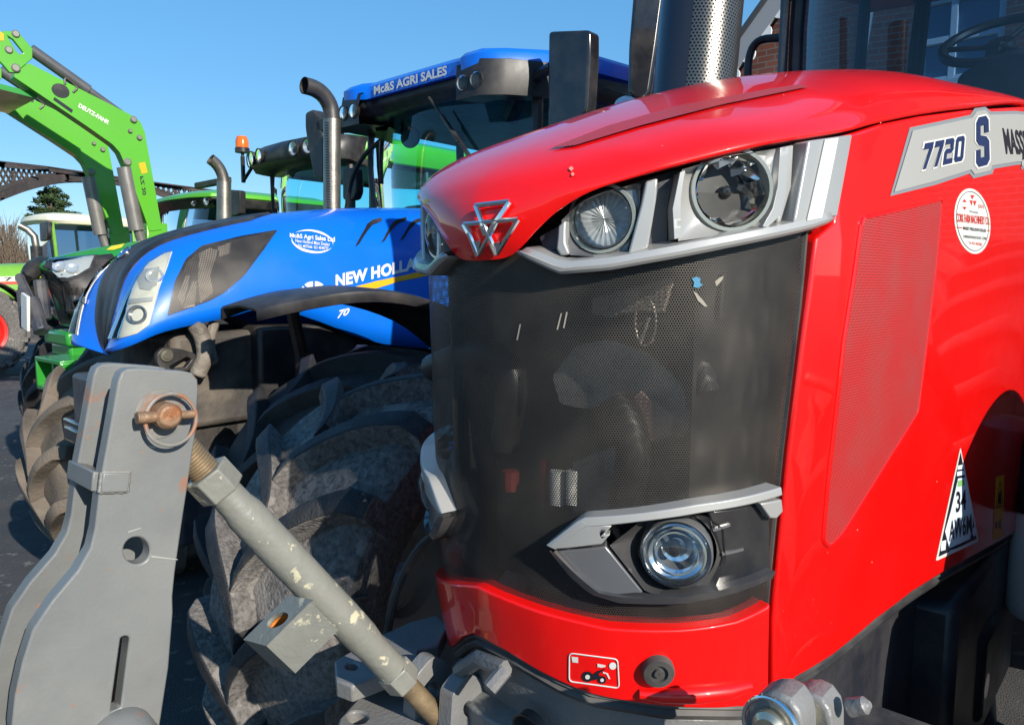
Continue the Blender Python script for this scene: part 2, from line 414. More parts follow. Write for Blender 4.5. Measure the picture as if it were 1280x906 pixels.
def fender(root, c, R, w, a0, a1, m, name='fender', th=.02):
    b = MB(); A = [rad(a0+(a1-a0)*k/24) for k in range(25)]; h = w/2
    rows = []
    for a in A:
        f = lambda r, y: V((c[0]-r*math.cos(a), c[1]+y, c[2]+r*math.sin(a)))
        rows.append([f(R-.03, -h), f(R-.004, -h*.97), f(R, -h*.8), f(R+.012, 0), f(R, h*.8), f(R-.004, h*.97), f(R-.03, h)])
    b.loft(rows); return b.build(name, m, root, solid=th)
def pane(root, name, pts, m, bulge=None):
    b = MB(); b.add(pts, [tuple(range(len(pts)))]); return b.build(name, m, root, smooth=0)
def cab(root, x0, xa, ya, yt, zb, zt, xr, glassm, lean=-.12, base=1.0, seat=True, fr_m=None, floor_m=None, grid=12):
    fr_m = fr_m or BLACK
    b = MB(); A = {}
    for sd in (-1, 1):
        a0, a1 = V((xa, sd*ya, zb)), V((xa+lean, sd*yt, zt)); A[sd] = (a0, a1)
        b.tube(crs([a0-V((0, 0, zb-base)), a0, a0.lerp(a1, .5)+V((.0, sd*.02, 0)), a1], 9), .032, 8)
        m0, m1 = V((xa+.95, sd*(ya+.1), base)), V((xa+.85, sd*yt, zt)); b.tube([m0, m1], .03, 8)
        c0, c1 = V((xr, sd*(ya+.05), base+.4)), V((xr, sd*yt*.95, zt)); b.tube([c0, c1], .035, 8)
        b.tube([a1, m1, c1], .035, 8); b.tube([a0-V((0, 0, zb-base)), m0, V((xr, sd*(ya+.05), base))], .03, 8)
    b.tube([A[-1][1], A[1][1]], .03, 8)
    frame = b.build('cab_frame', fr_m, root)
    b = MB(); b.box(((xa+xr)/2, 0, base-.12), (xr-xa, ya*1.9, .3)); b.box((xr-.05, 0, base+.25), (.1, ya*1.9, .5)); b.build('cab_floor', floor_m or DARKF, root, bevel=.02)
    b = MB(); rows = []
    for i in range(grid+1):
        t = -1+2*i/grid; bl = (1-t*t)
        lo = A[-1][0].lerp(A[1][0], (t+1)/2)-V(((xa-x0)*bl, 0, 0)); hi = A[-1][1].lerp(A[1][1], (t+1)/2)-V(((xa-x0)*bl*.8, 0, 0))
        lo2 = lo-V((0, 0, .0)); rows.append([lo2.lerp(hi, k/4)-V((.02*math.sin(math.pi*k/4), 0, 0)) for k in range(5)])
    b.loft(rows); ws = b.build('windscreen', glassm, root, smooth=60)
    for sd in (-1, 1):
        a0, a1 = A[sd]; b = MB(); e = .012*sd
        m0, m1 = V((xa+.95, sd*(ya+.1), base)), V((xa+.85, sd*yt, zt)); c0, c1 = V((xr, sd*(ya+.05), base+.4)), V((xr, sd*yt*.95, zt))
        b.loft([[a0-V((0, -e, zb-base)), a1+V((0, e, 0))], [m0+V((0, e, 0)), m1+V((0, e, 0))]]); b.build('door_window', glassm, root)
        b = MB(); b.loft([[m0+V((0, e, .4)), m1+V((0, e, 0))], [c0+V((0, e, 0)), c1+V((0, e, 0))]]); b.build('side_window', glassm, root)
    pane(root, 'rear_window', [V((xr+.01, -ya, base+.45)), V((xr+.01, ya, base+.45)), V((xr+.01, yt*.93, zt)), V((xr+.01, -yt*.93, zt))], glassm)
    if seat:
        b = MB(); b.box((xr-.5, 0, base+.32), (.48, .5, .14)); b.box((xr-.24, 0, base+.68), (.12, .48, .66), Matrix.Rotation(.12, 3, 'Y')); b.box((xr-.22, 0, base+1.06), (.09, .26, .16)); b.box((xr-.5, -.3, base+.5), (.4, .07, .07)); b.build('seat', BLACK, root, bevel=.04, segs=3)
        steering(root, V((xa+.38, 0, zb+.05)), base)
    return A
def steering(root, c, base, R=.2, tilt=.55):
    ax = V((-math.sin(tilt), 0, math.cos(tilt))); b = MB(); b.torus(c, ax, R, .021, 32, 8)
    u = V((0, 1, 0)); w_ = ax.cross(u)
    for a in (0, 2.1, 4.2): b.tube([c-ax*.03, c+(u*math.cos(a)+w_*math.sin(a))*R], .012, 6)
    b.lathe([(.001, .0), (.05, -.005), (.06, -.04)], c, ax, 16); b.tube([c-ax*.03, V((c.x-.2, 0, base))], .05, 10)
    b.build('steering_wheel', BLACK, root)
def roof(root, outline, zl, m, name='roof'):
    """outline: half plan [(x, y)], front centre to rear centre; zl: [(z, scale, dx)]"""
    full = [V((x, y)) for x, y in outline]+[V((x, -y)) for x, y in reversed(outline) if y > 1e-6]
    cx = sum(p.x for p in full)/len(full); b = MB()
    b.loft([[V((cx+(p.x-cx)*s+dx, p.y*s, z)) for p in full] for z, s, dx in zl], True, True)
    return b.build(name, m, root, smooth=45, bevel=.012)
def lamp(root, c, ax, r, body=None, name='work_lamp'):
    b = MB(); c = V(c); ax = V(ax).normalized(); b.lathe([(.001, -r*.9), (r*.8, -r*.8), (r*1.12, -r*.1), (r*1.12, r*.12), (r*.98, r*.12), (r*.95, 0)], c, ax, 24); o = b.build(name, body or BLACK, root)
    b = MB(); b.lathe([(.001, -r*.5), (r*.5, -r*.4), (r*.96, r*.02)], c, ax, 24); b.build('reflector', REFL, o)
    b = MB(); b.lathe([(.001, r*.1), (r*.6, r*.08), (r*.97, r*.03)], c, ax, 24); b.build('lens', HLG, o)
    return o
def beacon(root, c, r=.055, h=.15):
    c = V(c); b = MB(); b.lathe([(.001, 0), (r*1.1, 0), (r*1.1, h*.25), (r, h*.28)], c, (0, 0, 1), 20); b.tube([c, c-V((0, 0, .12))], .015, 8); o = b.build('beacon', BLACK, root)
    b = MB(); b.lathe([(r, h*.27), (r*.98, h*.7), (r*.75, h*.95), (.001, h)], c, (0, 0, 1), 20); b.build('beacon_lens', AMBER, o)
def ribs(fr, M, E, a=.52, bb=.97, cc=.62, nt=10, ref=None, dx1=.08, dx2=.74):
    M = [V(m) for m in M]; E = [V(e) for e in E]
    def fn(s, t):
        s = min(max(s, 0), len(M)-1); m = cr(M, s); e = cr(E, s); sg = -1 if t > 0 else 1; t = min(abs(t), 1); y = abs(e.y); dz = m.z-e.z
        p1 = V((lerp(m.x, e.x, dx1), a*y, m.z-.03*dz)); p2 = V((lerp(m.x, e.x, dx2), bb*y, e.z+cc*dz)); e = V((e.x, y, e.z))
        p = m*(1-t)**3+p1*3*t*(1-t)**2+p2*3*t*t*(1-t)+e*t**3; return V((p.x, p.y*sg, p.z))
    S = [i/4 for i in range(4*(len(M)-1)+1)]; T = [i/nt for i in range(-nt, nt+1)]
    sf = Surf(fr, fn, S, T, ref or ((len(M)-2, .4), (0, -.3, 1)))
    b = MB(); b.loft([[fn(s, t) for t in T] for s in S]); return sf, b
# ================================================================ red tractor
RF = Frame(-.037, 1.22, 48)
red = thing('tractor', RF, 'red tractor with black mesh grille and chrome triangle badge on its bonnet', 'tractor', 'tractors parked in a row')
PLAN = [(0, 0), (.005, .06), (.017, .12), (.056, .205), (.126, .290), (.212, .350), (.325, .385), (.5, .408), (.8, .43), (1.2, .445), (1.6, .46), (2.1, .475), (2.5, .48)]
_pl = [cr(PLAN, i/12) for i in range((len(PLAN)-1)*12+1)]
_pu = [0]
for a, b in zip(_pl, _pl[1:]): _pu.append(_pu[-1]+(b-a).length)
def plan(u):
    s = -1 if u > 0 else 1; a = abs(u); i = min(max(0, int(a/_pu[-1]*10)), 1)
    import bisect
    i = min(max(bisect.bisect_right(_pu, a)-1, 0), len(_pl)-2); f = (a-_pu[i])/(_pu[i+1]-_pu[i])
    p = _pl[i].lerp(_pl[i+1], f) if f <= 1 else _pl[-1]+(_pl[-1]-_pl[-2]).normalized()*(a-_pu[-1])
    return V((p.x, p.y*s))
def rscale(z): return lin([(.9, .95), (1.15, .965), (1.45, .985), (1.72, 1.0), (1.85, 1.0), (2.3, 1.0)], z)
def rrake(z): return lin([(.9, .085), (1.04, .045), (1.16, .022), (1.4, .008), (1.75, 0), (2.3, 0)], z)
def rwall(u, z):
    p = plan(u); return V((p.x+rrake(z)*max(0, 1-p.x/.6), p.y*rscale(z), z))
us = [i*.025 for i in range(-24, 25)]; us = [-2.4, -1.9, -1.4, -1.0, -.8]+us+[.8, 1.0, 1.2, 1.4, 1.6, 1.8, 2.0, 2.2, 2.4, 2.6]
RW = Surf(RF, rwall, us, [.8+.05*i for i in range(31)], ((.3, 1.5), (-1, -.6, 0)))
def uvx(x): # u on the left side wall at distance x behind the nose
    a, b = 0, 3
    for _ in range(40):
        m = (a+b)/2
        if plan(m).x < x: a = m
        else: b = m
    return a

# ---- bonnet: ribs from the crown line to the crease line
Epx = [(612, 327), (631, 323), (650, 311), (673, 286), (700, 262), (740, 239), (800, 219.5), (850, 205), (950, 181), (1046, 165), (1090, 154), (1140, 144), (1200, 136), (1280, 131)]
RE = [RW.at(x, y, .018) for x, y in Epx]
RE[0].y = 0
RE += [V((2.35, -.51, RE[-1].z+.01))]
RM = [V(p) for p in [(-.036, 0, 1.741), (-.042, 0, 1.765), (-.044, 0, 1.785), (-.042, 0, 1.808), (-.034, 0, 1.835), (-.012, 0, 1.868), (.035, 0, 1.903), (.095, 0, 1.935), (.21, 0, 1.985), (.38, 0, 2.05), (.56, 0, 2.112), (.82, 0, 2.185), (1.2, 0, 2.25), (1.8, 0, 2.28), (2.35, 0, 2.275)]]
RE[0].x = -.030; RE[0].z = 1.737
def rbon(s, t):
    s = min(max(s, 0), len(RM)-1); M = cr(RM, s); E = cr(RE, s); sg = -1 if t > 0 else 1; t = min(abs(t), 1)
    y = abs(E.y); dz = M.z-E.z
    P1 = V((lerp(M.x, E.x, .08), .52*y, M.z-.03*dz)); P2 = V((lerp(M.x, E.x, .74), .97*y, E.z+.62*dz)); E = V((E.x, y, E.z))
    p = M*(1-t)**3+P1*3*t*(1-t)**2+P2*3*t*t*(1-t)+E*t**3
    return V((p.x, p.y*sg, p.z))
ss = [i/8 for i in range(8*(len(RM)-1)+1)]; ts = [i/28 for i in range(-28, 29)]
RB = Surf(RF, rbon, ss, ts, ((8, .3), (-.3, -.3, 1)))
b = MB(); b.loft([[rbon(s, t) for t in ts] for s in ss])
bonnet = b.build('bonnet', RED, red, smooth=60, solid=.014)
# crease ridge and shallow vents on the bonnet top
b = MB(); patch(b, [(688, 188), (760, 160), (850, 134), (960, 114), (1000, 108), (1010, 111), (900, 134), (800, 160), (720, 184)], RB.evpx(), .0035, 0, 8)
b.uv = [(p.x, p.y) for p in b.v]
b.build('vent_mesh', REDMESH, bonnet)
# badge
def q1(x, y): return (510+x*.2208, 220+y*.2208)
bd = MB()
def bar(pts, w=.0042):
    P = [RB.at(*q1(*p), .010) for p in pts]
    bd.tube(P, w, 6)
T1 = [(384, 170), (480, 158), (572, 147), (505, 240), (444, 335), (414, 250)]
for tri in ([(384, 170), (574, 147), (444, 335)], [(322, 277), (505, 256), (396, 446)], [(425, 265), (622, 245), (502, 441)]):
    for a, c in ((0, 1), (1, 2), (2, 0)):
        A, B = V(tri[a]), V(tri[c]); bar([A.lerp(B, k/5) for k in range(6)])
for tip in ([(372, 365), (432, 360), (396, 446)], [(470, 372), (538, 360), (502, 441)], [(425, 280), (470, 272), (444, 335)]):
    patch(bd, [q1(*p) for p in tip], RB.evpx(), .012, .010, 8)
bd.build('badge', CHROME, bonnet, smooth=30)

# ---- side panel (left seen, right mirrored)
fr_edge = [(1046, 171), (1043, 200), (1031, 280), (1009, 298), (994, 420), (977, 560), (964, 690), (957, 770), (958, 879)]
low = [(985, 842), (1030, 815), (1085, 771), (1130, 738), (1180, 708), (1245, 674)]
topc = [(1280, 134), (1200, 139), (1140, 147), (1090, 157)]
pe = RW.invs(fr_edge)+RW.invs(low)
pe += RW.invs([(1263, 664)], .016)+[V((uvx(2.25), 1.02)), V((uvx(2.28), 1.50)), V((uvx(2.3), 1.55)), V((uvx(2.3), 2.165))]+RW.invs(topc)
for sd in (1, -1):
    b = MB(); patch(b, pe, RW.mir(sd), .016, .03, .035); sp = b.build('side_panel', RED, red, smooth=50, bevel=.006, segs=3)
    mp = RW.invs([(1064, 274), (1166, 250), (1162, 300), (1136, 514), (1100, 570), (1040, 664), (1024, 680), (1016, 672), (1022, 600), (1042, 420)])
    b = MB(); patch(b, rounded(mp, .012), RW.mir(sd), .0185, .003, .03); mi = b.build('mesh_inset', REDMESH, sp)
    b = MB(); R = [RW.mir(sd)(p) for p in dens(rounded(mp, .012), .02)]; R.append(R[0]); b.tube([l+n*.0165 for l, n in R], .0045, 6, False); b.build('inset_rim', RED, sp)
    if sd == 1: side = sp

# ---- bumper
btop = [(541, 690), (553, 703), (600, 731), (680, 765), (760, 785), (850, 787), (920, 776), (956, 757), (960, 752)]
bbot = [(957, 879), (920, 882), (830, 882), (740, 867), (700, 851), (640, 815), (612, 798), (596, 789), (586, 792), (575, 805), (556, 790), (541, 772)]
BT = RW.invs(btop, .02); BB = RW.invs(bbot, .02)
uL = -.62
BP = [V((uL, 1.16))]+[p for p in BT if p.x > -.5]+[p for p in BB if p.x > -.5]+[V((uL, 1.0))]
b = MB(); patch(b, BP, RW.ev, lambda p: .020+.012*max(0, min(1, (1.14-p.y)/.03))*max(0, min(1, 3-p.x*8)) if False else .020, .04, .02)
bump = b.build('bumper', RED, red, smooth=50, bevel=.010, segs=4)
b = MB(); l, n = RW.ev(RW.inv(823, 840, .03)); l = l+n*.016
b.lathe([(.001, .018), (.007, .018), (.008, .013), (.014, .013), (.015, .018), (.024, .018), (.026, .014), (.026, 0)], l, n, 28); b.build('rubber_stop', RUBBER, bump)
b = MB(); PL = [(799, 866), (830, 868), (870, 867), (910, 862), (935, 855)]; b.tube([RW.at(x, y, .022) for x, y in PL], [.008, .013, .015, .013, .008], 12); b.build('step_pad', RED, bump)
b = MB(); sq = [(712, 815), (772, 823), (774, 859), (712, 850)]
P = [RW.ev(RW.inv(x, y, .021)) for x, y in [p.to_tuple() for p in dens(rounded([V(q) for q in sq], 5), 6)]]; P.append(P[0])
b.tube([l+n*.0212 for l, n in P], .0011, 5, False)
patch(b, [(715, 819), (723, 820), (723, 827), (716, 826)], RW.evpx(.0205), .0215, 0, 6); patch(b, circ(766, 831, 4.5, 14), RW.evpx(.0205), .0215, 0, 6)
for cx, cy, r in ((735, 844, 6.6), (753, 848, 5)): patch(b, circ(cx, cy, r*.45, 12), RW.evpx(.0205), .0225, 0, 4)
patch(b, [(747, 828), (757, 830), (757, 832), (752, 833), (747, 832)], RW.evpx(.0205), .0215, 0, 4)
patch(b, [(754, 838), (760, 840), (763, 847), (761, 847), (758, 841), (754, 840)], RW.evpx(.0205), .0215, 0, 4)
b.build('pictogram_frame', STICKW, bump)
b = MB()
for cx, cy, r in ((735, 844, 6.6), (753, 848, 5)): patch(b, circ(cx, cy, r, 18), RW.evpx(.0205), .0218, 0, 5)
patch(b, [(741, 842), (748, 837), (757, 834), (756, 836), (749, 840), (750, 846), (742, 849)], RW.evpx(.0205), .0216, 0, 5)
b.build('pictogram', STICKB, bump)

# ---- grille: perforated sheet, with the cooler pack behind it
gr_r = RW.invs([(1006, 292), (994, 420), (977, 560), (964, 690), (958, 757)])
gb = [V((p.x, p.y-.015)) for p in BT if p.x > -.5]
GP = [V((-p.x, p.y)) for p in gr_r]+[V((uL, 1.145))]+gb[:-1]+[gr_r[-1]]+gr_r[-2::-1]+[V((gr_r[0].x, 1.84)), V((-gr_r[0].x, 1.84))]
tl = RW.invs([(1006, 284), (950, 294), (850, 314), (760, 329), (698, 333), (652, 312)]); tl = tl+[V((0, tl[-1].y))]+[V((-p.x, p.y)) for p in reversed(tl)]
GP = [V((-p.x, p.y)) for p in gr_r[1:]]+[p for p in gb if abs(p.x) < gr_r[-1].x-.01]+list(reversed(gr_r[1:]))+tl
LOh = RW.invs([(690, 684), (730, 655), (797, 650), (873, 638), (962, 618), (958, 716), (890, 737), (820, 749), (768, 749), (742, 740)])
b = MB(); patch(b, GP, RW.ev, 0, 0, .03, holes=[LOh, [V((-p.x, p.y)) for p in reversed(LOh)]]); grille = b.build('grille', GRID, red, smooth=60)
RAD = mat('radiator_core', (.13, .118, .10), .6, var=.35, vscale=12, bump=.6, bscale=200, dust=.15)
RADL = mat('cooler_light', (.42, .385, .335), .5, var=.3, vscale=15, dust=.2)
b = MB(); patch(b, [V((-.40, 1.02)), V((.40, 1.02)), V((.40, 1.88)), V((-.40, 1.88))], lambda p: (V((.38, -p[0]*.95, p[1])), V((-1, 0, 0))), 0, .02, .1); rc = b.build('radiator', RAD, red)
for sd in (1, -1):
    b = MB(); patch(b, [V((.355, 1.0)), V((1.3, 1.0)), V((1.3, 1.84)), V((.355, 1.84))], RW.mir(sd), -.035, .004, .08); b.build('blackout_sheet', BLACK, rc)  # black sheets added to hide sunlit panel insides seen through the grille
def inner(name, mt, polys, x, th, bevel=.004):
    b = MB()
    for pl in polys: patch(b, [V((q.y, q.z)) for q in [RF.pX(a_, c_, x) for a_, c_ in pl]], lambda p: (V((x, p[0], p[1])), V((-1, 0, 0))), 0, th, .04)
    return b.build(name, mt, rc, bevel=bevel)
DKR = mat('dull_red_fitting', (.22, .03, .025), .5)
PIPED = mat('dark_intake_pipe', (.03, .03, .032), .5, dust=.2)
inner('intake_panel', RADL, [rounded([(690, 470), (720, 432), (760, 424), (810, 440), (850, 478), (868, 520), (852, 548), (800, 520), (770, 500), (735, 512), (700, 505)], 6)], .22, .03)
inner('upper_bracket', mat('brown_bracket', (.46, .38, .30), .6, var=.3), [[(740, 372), (842, 345), (828, 392), (800, 390), (762, 398), (738, 392)]], .17, .01)
inner('dark_panel', PIPED, [[(870, 345), (905, 340), (900, 400), (862, 398)]], .2, .02)
inner('core_panel', RADL, [[(716, 578), (790, 548), (800, 640), (716, 640)]], .3, .02); inner('core_panel', RAD, [[(812, 560), (930, 560), (930, 660), (812, 655)]], .3, .02)
inner('pipe_bracket', mat('reddish_brown', (.50, .32, .27), .6, var=.3), [[(775, 505), (800, 488), (842, 520), (836, 545), (815, 555), (785, 528)]], .19, .01)
b = MB(); b.tube(crs([RF.pX(x, y, .2) for x, y in ((735, 392), (785, 388), (835, 405), (868, 445), (882, 490))], 16), .022, 12); b.tube(crs([RF.pX(x, y, .22) for x, y in ((740, 412), (790, 410), (835, 432), (862, 475), (868, 510))], 16), .014, 10); b.build('intake_pipe', PIPED, rc)
b = MB(); b.tube(crs([RF.pX(768, 498, .17), RF.pX(785, 530, .17), RF.pX(792, 570, .17), RF.pX(780, 640, .17), RF.pX(774, 720, .17)], 14), .030, 14); b.build('hose', BLACK, rc)
b = MB(); b.tube(crs([RF.pX(540, 460, .22), RF.pX(600, 440, .2), RF.pX(640, 470, .2), RF.pX(630, 560, .2)], 14), .03, 12); b.build('hose', BLACK, rc)
for x_, r_ in ((697, .014), (715, .011)):
    b = MB(); b.tube([RF.pX(x_, 588, .16), RF.pX(x_, 630, .16)], r_, 14); b.build('canister', STICKW, rc)
b = MB(); b.tube([RF.pX(638, 588, .17), RF.pX(638, 612, .17)], .018, 10); b.build('red_fitting', DKR, rc)
b = MB(); b.box(RF.pX(680, 600, .18), (.01, .010, .08)); b.build('red_fitting', DKR, rc)
b = MB(); P = [RF.pX(807+13*math.cos(a), 402+30*math.sin(a), .13) for a in [2*math.pi*k/20 for k in range(21)]]; b.tube(P, .0018, 6, False); b.tube([RF.pX(798, 408, .13), RF.pX(812, 396, .13), RF.pX(800, 430, .13)], .003, 6); b.build('wire_clip', mat('bright_wire', (.5, .42, .33), .4, metal=.5), rc)
ep = GP
b = MB()
ed = dens(list(reversed(gr_r)), .03, False)
for sd in (1, -1):
    b = MB(); b.tube([RW.mir(sd)(p)[0] for p in ed], .005, 6); b.build('grille_edge', RUBBER, grille)
# a stone-struck remnant of insects and a blue fleck on the mesh
b = MB(); patch(b, [(864, 348), (870, 346), (875, 348), (874, 353), (878, 356), (872, 360), (866, 359), (867, 353)], RW.evpx(), .002, 0, 5); b.build('blue_fleck', mat('blue_fleck', (.06, .22, .36), .7), grille)
for pl in ([(866, 364), (870, 366), (878, 375), (884, 383), (880, 383), (872, 376)], [(893, 352), (899, 347), (904, 345), (902, 350), (895, 358)], [(701, 392), (703, 391), (698, 412), (696, 412)], [(708, 390), (710, 390), (706, 410), (704, 410)], [(650, 405), (652, 405), (648, 425), (646, 425)]):
    b = MB(); patch(b, pl, RW.evpx(), .0015, 0, 4); b.build('dried_splash', mat('splash', (.30, .27, .22), .8) if 'splash' not in bpy.data.materials else bpy.data.materials['splash'], grille)

# ---- upper lamp clusters
def ring_uz(pts, off, sd): 
    o = []
    for p in pts:
        l, n = RW.ev((p[0]*sd, p[1])); o.append(l+n*off)
    return o
def lamp3d(px, py, r_px, off, tilt):
    """centre, facing and radius of a lamp from its circle in the photo"""
    p = RW.inv(px, py, off); l, n = RW.ev(p); c = l+n*off; d = (c-RF.o).length
    ax = (n*(1-tilt)+V((-1, 0, 0))*tilt).normalized()
    return c, ax, r_px/FPX*d
def funnel(b, outline, off, c, ax, r, sd, n=40):
    """sheet from an outline on the wall down to the circle round a lamp"""
    o = resamp(outline, n, True); A = []
    for p in o:
        l, nn = RW.ev((p[0], p[1])); A.append(l+nn*off)
    u = ax.orthogonal().normalized(); w = ax.cross(u); C = []
    for q in A:
        dv = q-c; a, e = dv.dot(u), dv.dot(w); k = math.hypot(a, e); C.append(c+(u*a+w*e)*(r/k))
    mid = [a.lerp(q, .5)+ax*-.006 for a, q in zip(A, C)]
    rows = [A, mid, C]
    if sd < 0: rows = [[V((q.x, -q.y, q.z)) for q in r_] for r_ in rows]
    for r_ in rows: r_.append(r_[0])
    b.loft(rows)
def M3(q, sd): return V((q.x, q.y*sd, q.z))
CL = RW.invs([(648, 313), (675, 287), (705, 262), (745, 240), (800, 222), (850, 208), (950, 184), (1046, 169), (1030, 277), (1010, 284), (950, 298), (850, 319), (760, 335), (697, 341)])
for sd in (1, -1):
    b = MB(); patch(b, CL, RW.mir(sd), -.045, .012, .02); pan = b.build('headlight_cluster', BLACK, red)
    lipA = RW.invs([(646, 318), (697, 343), (760, 338), (850, 322), (950, 302), (1010, 287), (1030, 279)], .03)
    lipB = RW.invs([(656, 309), (703, 327), (762, 322), (850, 306), (950, 287), (1010, 273), (1032, 265)], .03)
    lipC = RW.invs([(672, 306), (714, 319), (767, 313), (850, 298), (950, 279), (1010, 266), (1035, 258)], .0)
    A_ = resamp(lipA, 30); B_ = resamp(lipB, 30); C_ = resamp(lipC, 30)
    dn = [V((p.x, p.y-.001)) for p in A_]
    b = MB(); b.loft([ring_uz(dn, -.01, sd), ring_uz(A_, .026, sd), ring_uz([V((p.x, p.y+.004)) for p in A_], .030, sd), ring_uz([p.lerp(q, .45) for p, q in zip(A_, B_)], .031, sd), ring_uz([p.lerp(q, .5) for p, q in zip(A_, B_)], .028, sd), ring_uz(B_, .024, sd), ring_uz(C_, -.02, sd), ring_uz(C_, -.045, sd)])
    lip = b.build('lower_trim', SATIN, pan, smooth=30, solid=.003)
    for pl, o in (([(994, 179), (1047, 171), (1029, 272), (976, 281)], .024), ([(965, 187), (976, 185), (972, 245), (966, 270), (950, 285), (944, 284), (956, 262), (962, 235)], .016), ([(978, 184), (987, 182), (984, 235), (971, 279), (966, 279), (974, 240)], .008), ([(806, 228), (821, 224), (819, 250), (809, 311), (784, 320), (800, 258)], .012), ([(840, 300), (838, 262), (847, 217), (853, 215), (848, 250), (848, 298)], .014), ([(700, 283), (709, 276), (709, 304), (714, 318), (703, 320), (698, 312)], .010)):
        b = MB(); patch(b, RW.invs(pl), RW.mir(sd), o, .05, .012); b.build('bezel_fin', SATIN, pan, smooth=30, bevel=.003)
    b = MB(); patch(b, RW.invs([(1012, 178), (1028, 175.5), (1008, 274), (990, 278)]), RW.mir(sd), .0275, .003, .012); b.build('position_light_bar', WHITE, pan, bevel=.001)
    b = MB(); patch(b, RW.invs([(822, 226), (846, 220), (837, 262), (838, 300), (812, 308), (820, 258)]), RW.mir(sd), -.02, .02, .012); b.build('dark_filler', DARKF, pan)
    b = MB(); patch(b, RW.invs([(670, 296), (698, 281), (697, 311), (676, 312)]), RW.mir(sd), -.012, .03, .012); b.build('dark_filler', DARKF, pan)
    for px, py, rp, off, tl, outl in ((915, 237, 47, -.006, .25, [(851, 213), (905, 197), (966, 187), (964, 235), (958, 262), (945, 283), (900, 294), (846, 302), (843, 262)]),
                                     (752, 273, 41, -.010, .35, [(704, 276), (722, 258), (760, 240), (800, 229), (799, 258), (783, 318), (745, 321), (713, 319), (706, 304)])):
        c, ax, r = lamp3d(px, py, rp, off, tl)
        b = MB(); funnel(b, RW.invs(outl), .008, c-ax*.004, ax, r*1.02, sd); b.build('lamp_surround', SATIN if px > 800 else SILVD, pan, smooth=50)
        c = M3(c, sd); ax = M3(ax, sd)
        b = MB(); b.lathe([(r*1.06, -.03), (r*1.06, -.004), (r*1.03, .003), (r*.94, .003), (r*.90, -.004), (r*.86, -.012)], c, ax, 44); hlm = b.build('headlight', RIMG, pan)
        b = MB(); u = ax.orthogonal().normalized(); w = ax.cross(u); rows = []; NN = 13 if px > 800 else 48
        for k, (q, h) in enumerate(((.87, -.010), (.80, -.022), (.62, -.035), (.40, -.044), (.16, -.047)) if px > 800 else ((.87, -.006), (.80, -.010), (.62, -.012), (.40, -.014), (.02, -.015))):
            rows.append([c+ax*(h*r/.05+((.010 if (j+k) % 2 else -.004)*(q > .3)*q if px > 800 else (.0006 if j % 2 else -.0006)))+(u*math.cos(a)+w*math.sin(a))*r*q for j, a in enumerate([2*math.pi*j/NN for j in range(NN)])])
        b.loft(rows, True); b.build('reflector', CHROME if px > 800 else FROST, hlm, smooth=20 if px < 800 else 0)
        if px > 800: b = MB(); b.lathe([(.001, -.02), (r*.10, -.022), (r*.17, -.03), (r*.18, -.05)], c, ax, 20); b.build('bulb_cap', GLOSSB, hlm)
        b = MB(); b.lathe([(r*.96, 0), (r*.9, .006), (r*.7, .012), (r*.4, .016), (.001, .017)], c, ax, 44); b.build('lens', HLG if px > 800 else LAMPG, hlm, smooth=60)

